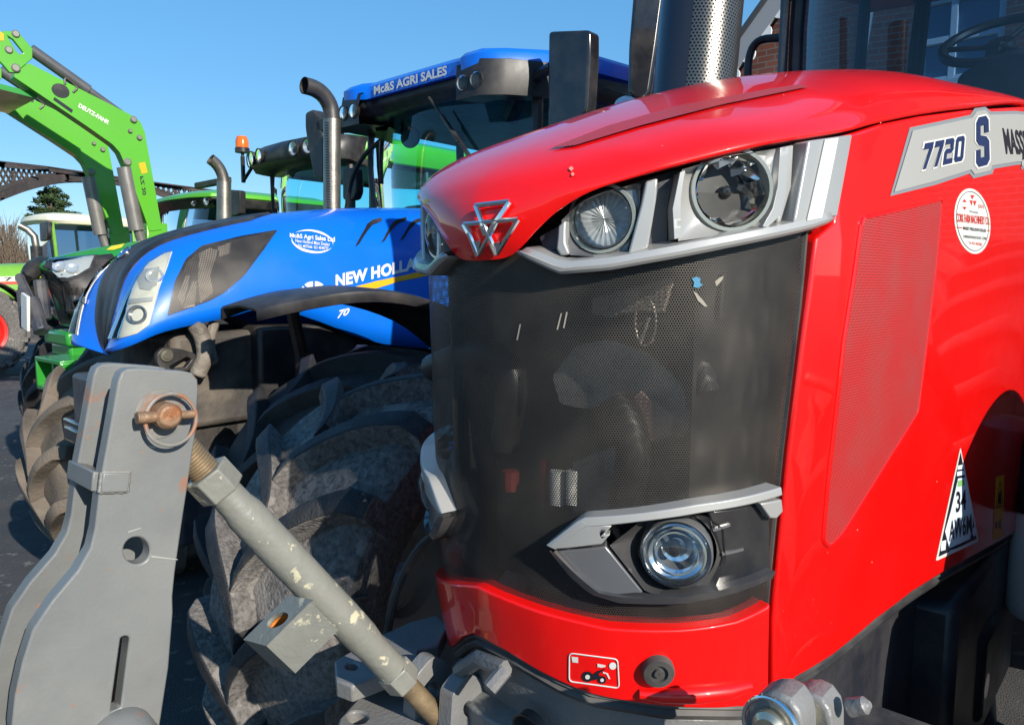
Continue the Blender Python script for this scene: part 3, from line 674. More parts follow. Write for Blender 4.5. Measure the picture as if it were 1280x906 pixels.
# ---- lower lamp clusters
LIPM = mat('lip_plastic', (.045, .046, .05), .25, coat=.4, dust=.15)
for sd in (1, -1):
    LO = RW.invs([(684, 682), (727, 650), (797, 645), (873, 633), (968, 612), (963, 720), (890, 742), (820, 754), (765, 754), (738, 744)])
    b = MB(); patch(b, LO, RW.mir(sd), -.03, .012, .02); pan = b.build('work_light_cluster', GLOSSB, red)
    t1 = resamp(RW.invs([(683, 681), (727, 647), (797, 642), (873, 630), (971, 607)], .03), 30); t2 = resamp(RW.invs([(695, 686), (733, 658), (797, 652), (879, 640), (971, 617)], .03), 30)
    b = MB(); b.loft([ring_uz(t1, .0, sd), ring_uz(t1, .024, sd), ring_uz(t1, .030, sd), ring_uz(t2, .032, sd), ring_uz(t2, .0, sd)])
    patch(b, RW.invs([(686, 681), (727, 651), (765, 657), (755, 668), (763, 667), (752, 680), (697, 686)], .03), RW.mir(sd), .031, .02, .012)
    patch(b, RW.invs([(948, 628), (972, 622), (973, 637), (966, 646), (959, 646)], .03), RW.mir(sd), .030, .02, .012)
    b.build('upper_trim', SATIN, pan, smooth=30, bevel=.002)
    b = MB(); patch(b, RW.invs([(697, 688), (757, 682), (804, 740), (749, 743)], .02), RW.mir(sd), lambda p: .022, .03, .012); b.build('corner_trim', SILVD, pan, bevel=.002)
    l1 = resamp(RW.invs([(686, 690), (712, 722), (738, 744), (775, 755), (850, 756), (900, 747), (963, 721)], .03), 30); l2 = resamp(RW.invs([(693, 689), (719, 716), (748, 740), (778, 746), (850, 746), (895, 737), (963, 711)], .03), 30)
    b = MB(); b.loft([ring_uz(l1, -.02, sd), ring_uz(l1, .026, sd), ring_uz(l2, .032, sd), ring_uz(l2, -.03, sd)]); b.build('lower_lip', LIPM, pan, smooth=30)
    b = MB(); patch(b, RW.invs([(887, 640), (962, 628), (963, 712), (893, 738), (905, 700)], .02), RW.mir(sd), .014, .05, .012); sh_ = b.build('side_shroud', GLOSSB, pan, bevel=.003)
    for pl in ([(892, 662), (914, 655), (914, 658), (893, 665)], [(904, 692), (930, 685), (930, 688), (904, 695)]):
        b = MB(); patch(b, RW.invs(pl, .02), RW.mir(sd), .017, .004, .012); b.build('shroud_ridge', SILVD, sh_)
    c, ax, r = lamp3d(845, 692, 42, .008, .4)
    b = MB(); funnel(b, RW.invs([(762, 682), (800, 652), (880, 643), (905, 660), (908, 700), (893, 738), (850, 746), (808, 741)], .02), .018, c-ax*.02, ax, r*1.12, sd); b.build('lamp_surround', mat('smoked_surround', (.06, .06, .063), .3, metal=.3, coat=.3, dust=.15) if sd > 0 else bpy.data.materials['smoked_surround'], pan, smooth=50)
    c = M3(c, sd); ax = M3(ax, sd)
    b = MB(); b.lathe([(r*1.02, -.04), (r*1.02, .0), (r*.97, .004), (r*.92, .0)], c, ax, 44); hlm = b.build('work_light', SILVD, pan)
    b = MB(); b.lathe([(r*.93, .0), (r*.84, -.014), (r*.66, -.022), (r*.60, -.018), (r*.44, -.03), (r*.25, -.034), (.001, -.032)], c, ax, 44); b.build('reflector', BLUEW, hlm, smooth=25)
    b = MB(); b.torus(c+ax*.006, ax, r*.80, .0022, 40, 6); b.torus(c+ax*.0, ax, r*.62, .0016, 40, 6); b.build('lens_ring', RIMG, hlm)
    b = MB(); b.lathe([(r*.22, -.034), (r*.20, -.010), (r*.14, -.004), (.001, -.003)], c-V((0, sd*-.004, 0)), ax, 24); b.build('bulb_cap', GLOSSB, hlm)
    b = MB(); b.lathe([(r*.95, .002), (r*.88, .014), (r*.7, .024), (r*.4, .030), (.001, .031)], c, ax, 44); b.build('lens', glass('clear_dome', (.93, .96, .98), .03, ior=1.35) if sd > 0 else bpy.data.materials['clear_dome'], hlm, smooth=60)

# ---- decals on the left side panel
ev = RW.evpx(.0165)
def px(l): return [V(p) for p in l]
b = MB(); patch(b, [(1104, 246), (1128, 161), (1204, 145), (1209, 137), (1223, 135), (1230, 141), (1262, 140), (1300, 144), (1340, 150), (1340, 208), (1300, 206), (1262, 207), (1234, 212), (1232, 218), (1208, 224), (1203, 218), (1160, 232)], ev, .0170, 0, 5); b.build('badge_edge', STICKE, side)
b = MB(); patch(b, [(1108, 241), (1131, 165), (1205, 149), (1211, 141), (1222, 139), (1228, 145), (1262, 144), (1300, 148), (1336, 154), (1336, 204), (1300, 202), (1262, 203), (1231, 208), (1229, 214), (1209, 219), (1204, 213), (1160, 227)], ev, .0185, 0, 5); b.build('badge_panel', STICKG, side)
GL = {'7': ([(0, 1), (1, 1), (1, .76), (.60, 0), (.26, 0), (.66, .77), (0, .77)], None),
      '2': ([(0, 1), (.85, 1), (1, .88), (1, .52), (.85, .42), (.32, .42), (.32, .21), (1, .21), (1, 0), (0, 0), (0, .5), (.15, .61), (.68, .61), (.68, .79), (0, .79)], None),
      '0': ([(.15, 1), (.85, 1), (1, .88), (1, .12), (.85, 0), (.15, 0), (0, .12), (0, .88)], [(.33, .80), (.67, .80), (.67, .20), (.33, .20)]),
      'S': ([(.2, 1), (.8, 1), (1, .9), (1, .66), (.66, .66), (.66, .82), (.34, .82), (.34, .63), (.8, .58), (1, .48), (1, .10), (.8, 0), (.2, 0), (0, .10), (0, .35), (.34, .35), (.34, .18), (.66, .18), (.66, .39), (.2, .44), (0, .54), (0, .9)], None)}
def glyph(ch, quad, off, mt, name, grow=(0, 0)):
    """one blocky numeral of the badge laid on the panel; grow widens it for the outline behind"""
    pl, ho = GL[ch]; qm = quadmap(quad); g_ = lambda p: (.5+(p[0]-.5)*(1+grow[0]), .5+(p[1]-.5)*(1+grow[1]))
    m_ = lambda P: [qm(*g_(p)) for p in P]
    b = MB(); patch(b, m_(pl), ev, off, 0, 3, holes=[m_(ho)] if ho and not grow[0] else ()); return b.build(name, mt, side)
base = [(1139, 214), (1193, 202), (1194.5, 171), (1144, 181)]; bq = quadmap(base)
for k, ch in enumerate('7720'):
    a_, c_ = k*.26, k*.26+.215; q_ = [bq(a_, 0), bq(c_, 0), bq(c_+.02, 1), bq(a_+.02, 1)]
    glyph(ch, q_, .0195, STICKW, 'number_outline', (.36, .14)); glyph(ch, q_, .0203, STICKN, 'number')
q_ = [(1209.5, 211), (1227, 206.5), (1225, 145.5), (1209.5, 149)]
glyph('S', q_, .0195, STICKW, 'number_outline', (.22, .07)); glyph('S', q_, .0203, STICKN, 'number')
b = MB(); text(b, 'MASSEY', [(1248, 194), (1285, 195), (1281, 166), (1243, 161)], ev, .0195, bold=.03); text(b, 'FERGUSON', [(1289.5, 195.5), (1322, 196.5), (1318.5, 171), (1285.5, 167)], ev, .0195, bold=.03); b.build('maker_name', STICKB, side)
def oval(cx, cy, rx, ry, tilt=0, n=36):
    c, s = math.cos(tilt), math.sin(tilt); return [(cx+c*rx*math.cos(2*math.pi*k/n)-s*ry*math.sin(2*math.pi*k/n), cy+s*rx*math.cos(2*math.pi*k/n)+c*ry*math.sin(2*math.pi*k/n)) for k in range(n)]
b = MB(); patch(b, oval(1207, 277, 22.5, 41, -.13), ev, .0166, 0, 6); st = b.build('dealer_sticker', STICKW, side)
b = MB(); E_ = [RW.ev(RW.inv(*p, .017)) for p in oval(1207, 277, 20, 37, -.13)]; E_.append(E_[0]); b.tube([l+n*.017 for l, n in E_], .0008, 4, False); 
text(b, 'MASSEY FERGUSON DEALER', [(1195, 287.5), (1224, 291), (1224, 287), (1195, 283.5)], ev, .0172, bold=.02); text(b, 'CARRIGROHANE ROAD, CORK', [(1195, 298), (1225, 301), (1225, 297), (1195, 294)], ev, .0172, bold=.01); text(b, 'MAIN DEALERS', [(1203, 266), (1214, 268), (1214, 265.5), (1203, 263.5)], ev, .0172); b.build('sticker_print', STICKB, st)
b = MB(); text(b, 'CORK FARM MACHINERY CO.', [(1187, 278), (1229, 282), (1228, 272), (1187, 267)], ev, .0172, bold=.02); text(b, 'Tel. 021-4543361', [(1202, 305), (1219, 308), (1219, 304), (1202, 302)], ev, .0172, bold=.01)
for tri in ([(1204, 244.5), (1209.5, 245), (1206.5, 250)], [(1203, 251), (1207, 251.5), (1206, 258)], [(1207.5, 251.5), (1212, 252), (1209.5, 258.5)], [(1194, 253), (1196.6, 249.5), (1199.5, 253.5)], [(1194, 259), (1199.5, 259.5), (1197, 263)]): patch(b, tri, ev, .0172, 0, 5)
text(b, 'JEANTIL', [(1214, 262), (1222, 263), (1222, 257), (1214, 256)], ev, .0172); patch(b, [(1187, 284), (1194, 284.8), (1194, 286), (1187, 285.3)], ev, .0172, 0, 4); patch(b, [(1225, 288), (1229, 288.6), (1229, 289.6), (1225, 289)], ev, .0172, 0, 4); b.build('sticker_red_print', STICKR, st)
def ev2(q): # triangular show plate: photo zoom coordinates to the panel
    return ev((q[0], q[1]))
def z3(x, y): return (1140+x*.18767, 540+y*.18767)
b = MB(); patch(b, rounded([z3(281, 92), z3(407, 716), z3(115, 848)], 3), ev, .0166, 0, 6); st = b.build('show_plate', STICKW, side)
b = MB(); patch(b, [z3(281, 125), z3(390, 700), z3(133, 818)], ev, .0171, 0, 6); b.build('show_plate_field', STICKB, st)
b = MB(); patch(b, [z3(262, 300), z3(310, 292), z3(360, 520), z3(362, 600), z3(345, 700), z3(205, 762), z3(175, 650), z3(215, 510)], ev, .0176, 0, 6)
for q in ([(258, 215), (302, 206), (304, 235), (258, 242)], [(256, 255), (306, 245), (308, 275), (254, 284)], [(150, 715), (183, 706), (178, 772), (146, 780)], [(205, 775), (250, 765), (250, 772), (205, 782)]): patch(b, [z3(*p) for p in q], ev, .0177, 0, 6)
patch(b, [z3(371+14*math.cos(a), 652+30*math.sin(a)) for a in [k*.4 for k in range(16)]], ev, .0177, 0, 5)
b.build('show_plate_label', mat('pale_blue_print', (.62, .70, .78), .35), st)
b = MB(); patch(b, [z3(260, 315), z3(303, 304), z3(305, 345), z3(258, 357)], ev, .018, 0, 5); b.build('show_plate_stamp', STICKGR, st)
b = MB(); text(b, '34', [z3(246, 528), z3(318, 502), z3(314, 372), z3(246, 388)], ev, .0182, shear=.05, bold=.025); text(b, 'AW6M', [z3(200, 718), z3(354, 660), z3(352, 530), z3(204, 580)], ev, .0182, bold=.025); b.build('show_plate_number', STICKB, st)
b = MB(); patch(b, [z3(520, 292), z3(576, 274), z3(570, 690), z3(499, 712)], ev, .0168, 0, 8); st = b.build('warning_sticker', STICKY, side)
b = MB()
for q in ([(546, 315), (565, 470), (520, 478)],): 
    P_ = [ev(z3(*p)) for p in q]; P_.append(P_[0]); b.tube([l+n*.0172 for l, n in P_], .001, 4)
patch(b, [z3(538, 400), z3(552, 380), z3(556, 470), z3(532, 465)], ev, .0173, 0, 4); patch(b, [z3(515, 590), z3(528, 585), z3(527, 635), z3(513, 630)], ev, .0173, 0, 4); patch(b, [z3(535, 600), z3(552, 560), z3(556, 640), z3(538, 625)], ev, .0173, 0, 4); patch(b, [z3(511, 492), z3(572, 480), z3(572, 486), z3(511, 498)], ev, .0173, 0, 4)
b.build('sticker_print', STICKB, st)

CHIP = mat('stone_chip', (.62, .22, .18), .6)
def chip(surf, x, y, r, par, off):
    k = random.randint(5, 7); P = [(x+r*random.uniform(.4, 1)*math.cos(2*math.pi*i/k), y+r*random.uniform(.4, 1.2)*math.sin(2*math.pi*i/k)) for i in range(k)]
    b = MB(); patch(b, P, surf.evpx(off), off, 0, 4); b.build('stone_chip', CHIP, par)
for x, y, r in ((714, 211, 3.4), (716, 218, 2.6), (773, 230, .9), (979, 121, .9)): chip(RB, x, y, r, bonnet, .003)
for x, y, r in ((1093, 155, 1.), (1064, 660, .9), (1082, 700, .8), (1163, 600, .9), (1214, 560, .9)): chip(RW, x, y, r, side, .0168)
# ---- running gear and cab of the red tractor
wheel(red, (.68, .97, .72), .72, .54, .36, 6, TYREM, SATIN, phase=.10)
wheel(red, (1.70, -.99, .72), .72, .54, .36, 0, TYREM, SATIN)
for sd in (-1, 1): wheel(red, (3.55, sd*.98, .96), .96, .62, .5, 0, TYRE, SATIN, n=22, name='rear_wheel', seg=48)
fender(red, (1.70, -.98, .72), .79, .52, 55, 150, BLACK)
b = MB(); b.box((1.6, 0, .72), (2.6, .34, .42)); b.box((.9, 0, .55), (.3, 1.5, .2)); b.box((2.8, 0, .9), (1.6, .6, .5)); b.build('chassis', DARKF, red, bevel=.02)
b = MB(); b.box((1.2, 0, 1.35), (1.3, .5, .75)); b.build('engine', DARKF, red, bevel=.03)
# casting under the left panel
ev = lambda p: (RF.pY(p[0], p[1], -.345), V((0, -1, 0)))
b = MB(); patch(b, [(985, 838), (1030, 812), (1085, 768), (1130, 735), (1180, 705), (1208, 690), (1216, 730), (1240, 780), (1258, 840), (1268, 906), (1275, 990), (960, 990), (955, 880)], ev, 0, .25, 40); sc_ = b.build('side_casting', SHADEDC, red, bevel=.012)
b = MB(); b.tube(crs([RF.pY(x, y, -.36) for x, y in ((1206, 700), (1216, 745), (1240, 790), (1255, 850), (1262, 940))], 10), .035, 10); b.tube([RF.pY(1225, 860, -.38), RF.pY(1232, 960, -.38)], .05, 14); b.build('casting_rib', SHADEDC, sc_)
for x, y, r in ((1196, 818, .032), (1212, 816, .018), (1215, 860, .03)):
    b = MB(); c = RF.pY(x, y, -.346); b.lathe([(.001, .016), (r*.8, .016), (r, .010), (r, 0)], c, (0, -1, 0), 20 if r > .02 else 6); b.build('bolt', SHADEDC, sc_)
b = MB(); b.box((1.95, -.30, .50), (1.1, .30, .62)); b.box((1.9, -.36, .45), (.3, .22, .3)); b.build('axle_bracket', SHADEDC, red, bevel=.03)
# rubber seal following the red panel's lower edge
sl = RW.invs(low+[(1262, 662)]); b = MB()
up = [V((p.x, p.y+.005)) for p in sl]; dn = [V((p.x+.006, p.y-.034)) for p in sl]
R_ = [[RW.ev(p)[0]+RW.ev(p)[1]*o for p in dens(L, .03, False)] for L, o in ((up, -.012), (up, .004), ([V((p.x, p.y-.008)) for p in sl], .012), ([V((p.x, p.y-.014)) for p in sl], .002), ([V((p.x, p.y-.02)) for p in sl], .012), (dn, .006), (dn, -.04))]
m_ = min(len(r) for r in R_); R_ = [resamp(r, 30) for r in R_]
b.loft(R_); b.build('panel_seal', RUBBER, red)
bl = [p for p in BB if p.x > -.5]+[V((uL, .985))]
def off_line(L, dz, o): return resamp([RW.ev(V((p.x, p.y+dz)))[0]+RW.ev(V((p.x, p.y+dz)))[1]*o for p in L], 60)
b = MB(); b.loft([off_line(bl, .006, -.03), off_line(bl, .004, .010), off_line(bl, -.006, .017), off_line(bl, -.012, .012), off_line(bl, -.018, .019), off_line(bl, -.028, .016), off_line(bl, -.034, -.02)]); b.build('bumper_seal', RUBBER, red)
# front casting below the bumper
fp = [V((p.x, p.y-.03)) for p in bl]
b = MB(); patch(b, [V((.40, .93))]+fp+[V((-.62, .66)), V((.40, .66))], RW.ev, .004, .08, .04); fc = b.build('front_casting', CAST, red, bevel=.008)
b = MB(); patch(b, [V((-.22, .60)), V((.20, .60)), V((.20, .90)), V((.06, .925)), V((-.10, .925)), V((-.22, .90))], RW.ev, .05, .05, .04); b.build('casting_block', CAST, fc, bevel=.02, segs=3)
b = MB(); l, n = RW.ev(RW.inv(668, 898, .05)); b.lathe([(.030, .056), (.026, .056), (.024, .035), (.001, .035)], l, n, 24); b.build('casting_socket', BLACK, fc)
b = MB(); b.tube([RF.pX(575, 838, .05), RF.pX(600, 822, .03), RF.pX(632, 836, .02)], .016, 8); b.tube([RF.pX(632, 836, .02), RF.pX(612, 860, -.01)], .014, 8); b.build('casting_bar', CAST, fc)
# front linkage bracket plates
evz = lambda z: (lambda p: (RF.pZ(p[0], p[1], z), V((0, 0, 1))))
b = MB(); patch(b, [(418, 826), (432, 817), (470, 796), (514, 776), (545, 768), (560, 782), (548, 806), (522, 812), (520, 828), (490, 838), (470, 846), (440, 857), (420, 850)], evz(.93), 0, .035, 12, holes=[circ(440, 832, 8, 14, 5)]); br = b.build('linkage_bracket', CAST, red, bevel=.004)
b = MB(); patch(b, [(420, 912), (424, 898), (462, 856), (520, 850), (540, 872), (530, 935), (430, 935)], evz(.86), 0, .03, 12, holes=[circ(447, 896, 13, 18, 8)]); b.build('lower_plate', CAST, br, bevel=.004)
cheek = [(562, 930), (566, 867), (586, 842), (602, 847), (607, 858), (607, 930)]
for yy in (.10, .20):
    P0 = [RF.pY(x, y, .10) for x, y in rounded(cheek, 7)]; H0 = [RF.pY(x, y, .10) for x, y in circ(587, 886, 7.5, 18, 10)]
    pv = lambda p, yy=yy: (V((p[0], yy, p[1])), V((0, -1, 0)))
    b = MB(); patch(b, [V((q.x, q.z)) for q in P0], pv, 0, .035, .02, holes=[[V((q.x, q.z)) for q in H0]]); b.build('clevis_cheek', CAST, br, bevel=.004)
# folded lift arm of the front linkage: two plates, spacer, pin and stay
YA = .22
arm_px = rounded([(149, 471), (248, 477)], 1) if False else [(152, 466), (160, 461), (175, 460), (230, 464), (240, 466), (247, 474), (248, 486), (245, 540), (236, 600), (229, 645), (219, 715), (216, 745), (216.5, 765), (211, 834), (200, 906), (190, 985), (165, 1020), (60, 1020), (20, 985), (15, 906), (19, 869), (28, 828), (41, 787), (65, 751), (97, 713), (113, 685), (119, 660), (126, 600), (128, 588), (134, 556), (143, 505), (148, 476)]
A0 = [RF.pY(x, y, YA) for x, y in arm_px]
apoly = [V((q.x, q.z)) for q in A0]
hole1 = [V((q.x, q.z)) for q in [RF.pY(x, y, YA) for x, y in circ(171, 688, 16.5, 28, 17)]]
slot = [V((q.x, q.z)) for q in [RF.pY(x, y, YA) for x, y in [(151, 797), (155, 795), (160, 795), (162, 798), (151, 884), (138, 890)]]]
arms = []
for k, yy in enumerate((YA, YA+.092)):
    pv = lambda p, yy=yy: (V((p[0], yy, p[1])), V((0, -1, 0)))
    b = MB(); patch(b, apoly, pv, 0, .026, .03, holes=[hole1, slot]); arms.append(b.build('linkage_arm', ARMG, red, smooth=40, bevel=.0025, segs=2))
la = arms[0]
S0 = [RF.pY(x, y, YA) for x, y in ((127, 590), (161, 590), (158.5, 614), (124, 615))]
b = MB(); b.prism([q+V((0, -.006, 0)) for q in S0], (0, .012, 0)); b.prism([q+V((-.006 if i in (0, 3) else -.02, .012, 0)) for i, q in enumerate(S0)], (0, .10, 0)); b.build('spacer_block', ARMG, la, bevel=.002)
b = MB()
for i in range(4):
    p0, p1 = S0[i], S0[(i+1) % 4]; n_ = 14; b.tube([p0.lerp(p1, k/n_)+V((0, -.001, 0)) for k in range(n_+1)], [.0022+.0012*random.random() for k in range(n_+1)], 6)
b.build('weld_bead', ARMEDGE, la, smooth=60)
pvY = lambda p: (RF.pY(p[0], p[1], YA), V((0, -1, 0)))
for pl in ([(189, 694), (222, 698.5), (222, 699.5), (189, 696)], [(160, 664), (176, 659), (176, 660), (160, 665.5)], [(184, 556), (196, 559), (190, 560)]):
    b = MB(); patch(b, pl, pvY, .0004, 0, 6); b.build('scratch', bpy.data.materials.get('bare_scratch') or mat('bare_scratch', (.42, .42, .38), .4, metal=.3), la)
pc = RF.pY(200, 517, YA)
b = MB(); b.lathe([(.001, .036), (.014, .036), (.0185, .030), (.0185, -.16), (.001, -.16)], pc, (0, -1, 0), 28); pin = b.build('pin', RUSTY, la, bevel=.002)
b = MB(); b.lathe([(.006, .002), (.035, .002), (.036, -.001)], pc, (0, -1, 0), 28); b.lathe([(.02, .05), (.05, .05), (.052, .045), (.02, .043)], pc+V((0, .08, 0)), (0, -1, 0), 28); b.build('washer', ARMEDGE, pin)
tx = V((1, 0, -.06)).normalized()
b = MB(); f = V((0, -.026, 0)); b.tube([pc+f-tx*.042, pc+f-tx*.030, pc+f+tx*.02, pc+f+tx*.037], [.0085, .0085, .006, .006], 12); b.build('linch_pin', RUSTY, pin, bevel=.001)
b = MB(); b.torus(pc+tx*.006+V((0, -.022, -.006)), V((.05, -1, .10)), .036, .0030, 48, 8); b.build('pin_ring', STEEL if False else ARMEDGE, pin)
b = MB(); c = RF.pY(150, 925, YA); b.lathe([(.001, .05), (.03, .048), (.044, .03), (.046, 0)], c, (0, -1, 0), 32); b.build('pivot_boss', ARMG, la, bevel=.003)
# threaded stay
SA = RF.pY(200, 530, .285); SB = V((.015, .15, .875)); sd_ = (SB-SA).normalized(); SL = (SB-SA).length
def sp_(t): return SA+(SB-SA)*t
def tpx(x): # parameter whose picture column is x
    a, b_ = 0., 1.3
    for _ in range(30):
        m = (a+b_)/2; q = RF.M @ sp_(m)-CAM; dd = q.y*math.cos(PITCH)-q.z*math.sin(PITCH)
        if 640+FPX*q.x/dd < x: a = m
        else: b_ = m
    return a
b = MB(); prof = [(0, .030)]+[(tpx(x), r*1.0) for x, r in ((272, .024), (284, .0262), (296, .0268), (306, .0305), (330, .0310), (430, .0315), (452, .0305), (462, .0275), (494, .0275))]
prof = prof[1:]
b.tube([sp_(t) for t, r in prof], [r for t, r in prof], 28); stay = b.build('linkage_stay', STRUTM, red, smooth=50)
for x0_, x1_, r in ((256, 280, .0375), (490, 506, .0335)):
    b = MB(); t0, t1 = tpx(x0_), tpx(x1_); b.tube([sp_(t0), sp_(t0+.002), sp_(t1-.002), sp_(t1)], [r*.93, r, r, r*.93], 6); b.build('hex_nut', STRUTM if r > .035 else STRUTM, stay, smooth=20, bevel=.002)
for t0, t1, r in ((0.02, tpx(262), .0240), (tpx(500), 1.0, .0200)):
    n_ = int((t1-t0)*SL/.0024); b = MB(); b.tube([sp_(lerp(t0, t1, i/n_)) for i in range(n_+1)], [r*(1 if i % 2 else .93) for i in range(n_+1)], 22); b.build('threaded_end', THREAD, stay, smooth=60)
b = MB(); b.lathe([(.001, .0), (.024, .0), (.026, .01), (.026, .03), (.001, .034)], sp_(1.0), sd_, 20); b.build('stay_eye', THREAD, stay)
D = 1.12
qa, qb, qc, qd, qf = RF.pD(304, 799, D), RF.pD(360, 744, D), RF.pD(388, 752, D-.055), RF.pD(333, 807, D-.055), RF.pD(367, 839, D-.035)
b = MB(); mid = (qa+qb+qc+qd)/4; ex = (qb-qa); ey = (qd-qa); nn = ex.cross(ey).normalized(); vv = qf-qd
if nn.dot(vv) > 0: nn = -nn
hl = [V((.5+.17*math.cos(a), .5+.30*math.sin(a))) for a in [2*math.pi*k/24 for k in range(24)]]
evb = lambda p: (qa+ex*p[0]+ey*p[1], nn)
patch(b, [V((0, 0)), V((1, 0)), V((1, 1)), V((0, 1))], evb, 0, .008, .2, holes=[hl])
for a_, c_ in ((qa, qb), (qb, qc), (qc, qd), (qd, qa)):
    inw = (mid-(a_+c_)/2).normalized()*.006; b.prism([a_, c_, c_+inw, a_+inw], vv)
b.prism([q+vv for q in (qa, qb, qc, qd)], vv.normalized()*.004)
lug = b.build('stay_lug', STRUTM, stay, smooth=20, bevel=.0015)
b = MB(); b.loft([[evb(p)[0]-nn*.006 for p in hl], [evb(p)[0]-nn*.04 for p in hl]], True); b.build('lug_bore', mat('orange_rust', (.55, .17, .02), .7, var=.4), lug)
# left pivot lugs with pin in front of the bumper
lf = [(928, 960), (929, 890), (934, 868), (945, 855), (958, 850), (972, 850), (988, 858), (999, 874), (1003, 892), (1004, 960)]
LX = -.06; L0 = [RF.pX(x, y, LX) for x, y in lf]
lc = RF.pX(966, 905, LX)
lugs = []
for k, xx in enumerate((LX, LX+.105)):
    b = MB(); b.prism([V((xx, q.y, q.z-.016-.045*k)) for q in L0], (.05, 0, 0)); lugs.append(b.build('pivot_lug', CAST, red, smooth=30, bevel=.006, segs=3))
b = MB(); b.lathe([(.001, .018), (.014, .018), (.020, .012), (.022, 0), (.022, -.04), (.001, -.04)], lc, (-1, 0, 0), 28); b.tube([lc, lc+V((.16, 0, -.05))], .021, 20); pp = b.build('pivot_pin', STEEL, lugs[0])
b = MB(); b.torus(lc+V((-.008, 0, 0)), V((-1, .1, .1)), .034, .0028, 40, 8); b.build('pin_clip', CHROME, pp)
b = MB(); e = RF.pX(1062, 884, LX+.13); e2 = RF.pX(1088, 880, LX+.13); b.tube([e, e.lerp(e2, .75), e2], [.012, .011, .004], 12); b.build('pin_handle', CAST, lugs[1])
# hydraulic hose seen beside the grille
b = MB(); b.tube(crs([RF.pD(482, 800, 1.75), RF.pD(495, 740, 1.72), RF.pD(520, 690, 1.68), RF.pD(550, 660, 1.62)], 12), .010, 8); b.build('hose', RUBBER, red)
# filter at the right edge of the view
fx = RF.pY(1300, 700, -.54); b = MB(); z0, z1 = RF.pY(1300, 757, -.54).z, RF.pY(1300, 645, -.54).z
b.lathe([(.001, z0), (.08, z0), (.095, z0+.03), (.095, z1-.02), (.085, z1), (.001, z1)], (fx.x, fx.y, 0), (0, 0, 1), 32); of = b.build('oil_filter', WHITE, red)
b = MB(); text(b, 'AGCO', [(-.03, 0), (.03, 0), (.03, .025), (-.03, .025)], lambda p: (V((fx.x, fx.y, .8))+V((-.0953*math.cos(.35+p[0]*10), -.0953*math.sin(.35+p[0]*10), p[1])), V((-math.cos(.35), -math.sin(.35), 0))), .0005); b.build('filter_print', STICKB, of)
b = MB(); b.lathe([(.10, z1-.005), (.12, z1+.04), (.12, z1+.2), (.10, z1+.28), (.05, z1+.31), (.001, z1+.32)], (fx.x, fx.y, 0), (0, 0, 1), 32); b.build('filter_head', BLACK, of)
# exhaust stack
YX = .36; e0 = RF.pY(864, 150, YX); e1 = RF.pY(884, -60, YX); e0 = e0-(e1-e0)*.4; e1 = e1+(e1-e0)*.35; ax = (e1-e0).normalized(); er = .128
def cyl(b, r, a0, a1, n):
    u = V((-.743, -.669, 0)); u = RF.I.to_3x3() @ V((0, -1, 0)); u = (u-ax*u.dot(ax)).normalized(); w_ = ax.cross(u); L = (e1-e0).length; vs = []; uv = []; fs = []
    for i in range(n+1):
        a = lerp(a0, a1, i/n)
        for k in (0, 1): vs.append(e0+ax*L*k+(u*math.cos(a)+w_*math.sin(a))*r); uv.append((a*r, L*k))
    for i in range(n): fs.append((2*i, 2*i+1, 2*i+3, 2*i+2))
    b.add(vs, fs, uv)
b = MB(); cyl(b, er, rad(-110), rad(178), 48); shield = b.build('exhaust_shield', EXHP, red, smooth=60)
b = MB(); cyl(b, er+.002, rad(-182), rad(-24), 28); cyl(b, er*.8, -math.pi, math.pi, 36); b.build('exhaust_pipe', mat('dark_steel', (.05, .055, .07), .3, metal=.7), red, smooth=60)
# right mirror and its small wide-angle mirror
mp_ = rounded([(796, -60), (838, -60), (822, 60), (813, 118), (800, 127), (785, 118), (786, 60)], 8)
b = MB(); b.prism([RF.pD(x, y, 3.0) for x, y in mp_], RF.I.to_3x3() @ V((.02, .09, 0))); mo = b.build('door_mirror', GLOSSB, red, bevel=.015, segs=3)
b = MB(); b.lathe([(.001, .03), (.03, .026), (.05, .012), (.055, 0), (.001, -.01)], RF.pD(785, 137, 2.75), RF.I.to_3x3() @ V((.2, -.9, .35)), 24); b.build('wide_angle_mirror', mat('pale_blue_cap', (.5, .55, .62), .2, coat=.5), mo)
# cab
A = cab(red, 2.30, 2.45, .475, .46, 2.15, 3.42, 4.3, DSCREEN, lean=.02, base=1.15, seat=True)
steering(red, RF.pX(1250, 50, 3.05), 1.6, R=.22, tilt=.62)
b = MB(); b.prism([RF.pX(x, y, 2.62) for x, y in rounded([(1196, 96), (1222, 78), (1268, 66), (1340, 66), (1340, 150), (1196, 130)], 8)], (.35, 0, 0)); b.build('instrument_hood', BLACK, red, bevel=.03)
b = MB()
for k in range(3): pass
a0, a1 = A[1]
b.tube([a0+V((-.05, .05, -.1)), a1+V((-.05, .06, 0))], .022, 8); b.tube([a0+V((-.02, -.05, 0)), a1+V((-.02, -.05, 0))], .012, 8); b.build('pillar_trim', GLOSSB, red)
b = MB(); b.tube(crs([RF.pX(935, 120, 2.5), RF.pX(936, 75, 2.5), RF.pX(948, 52, 2.5), RF.pX(980, 47, 2.5)], 14), .018, 10); b.build('grab_handle', BLACK, red)
b = MB(); rows = []
for i in range(13):
    y = -.45+.9*i/12; rows.append([V((2.42, y, 1.9)), V((2.44, y, 2.28+.05*(1-(y/.45)**2))), V((2.58, y, 2.36+.05*(1-(y/.45)**2))), V((2.75, y, 2.30)), V((2.80, y, 2.0))])
b.loft(rows); b.build('dashboard', BLACK, red)
roof(red, [(2.30, 0), (2.32, .45), (2.42, .72), (2.8, .84), (4.0, .86), (4.4, .7), (4.45, 0)], [(3.42, .97, 0), (3.47, 1.0, 0), (3.56, .98, .02), (3.62, .8, .05), (3.65, .4, .08)], RED)
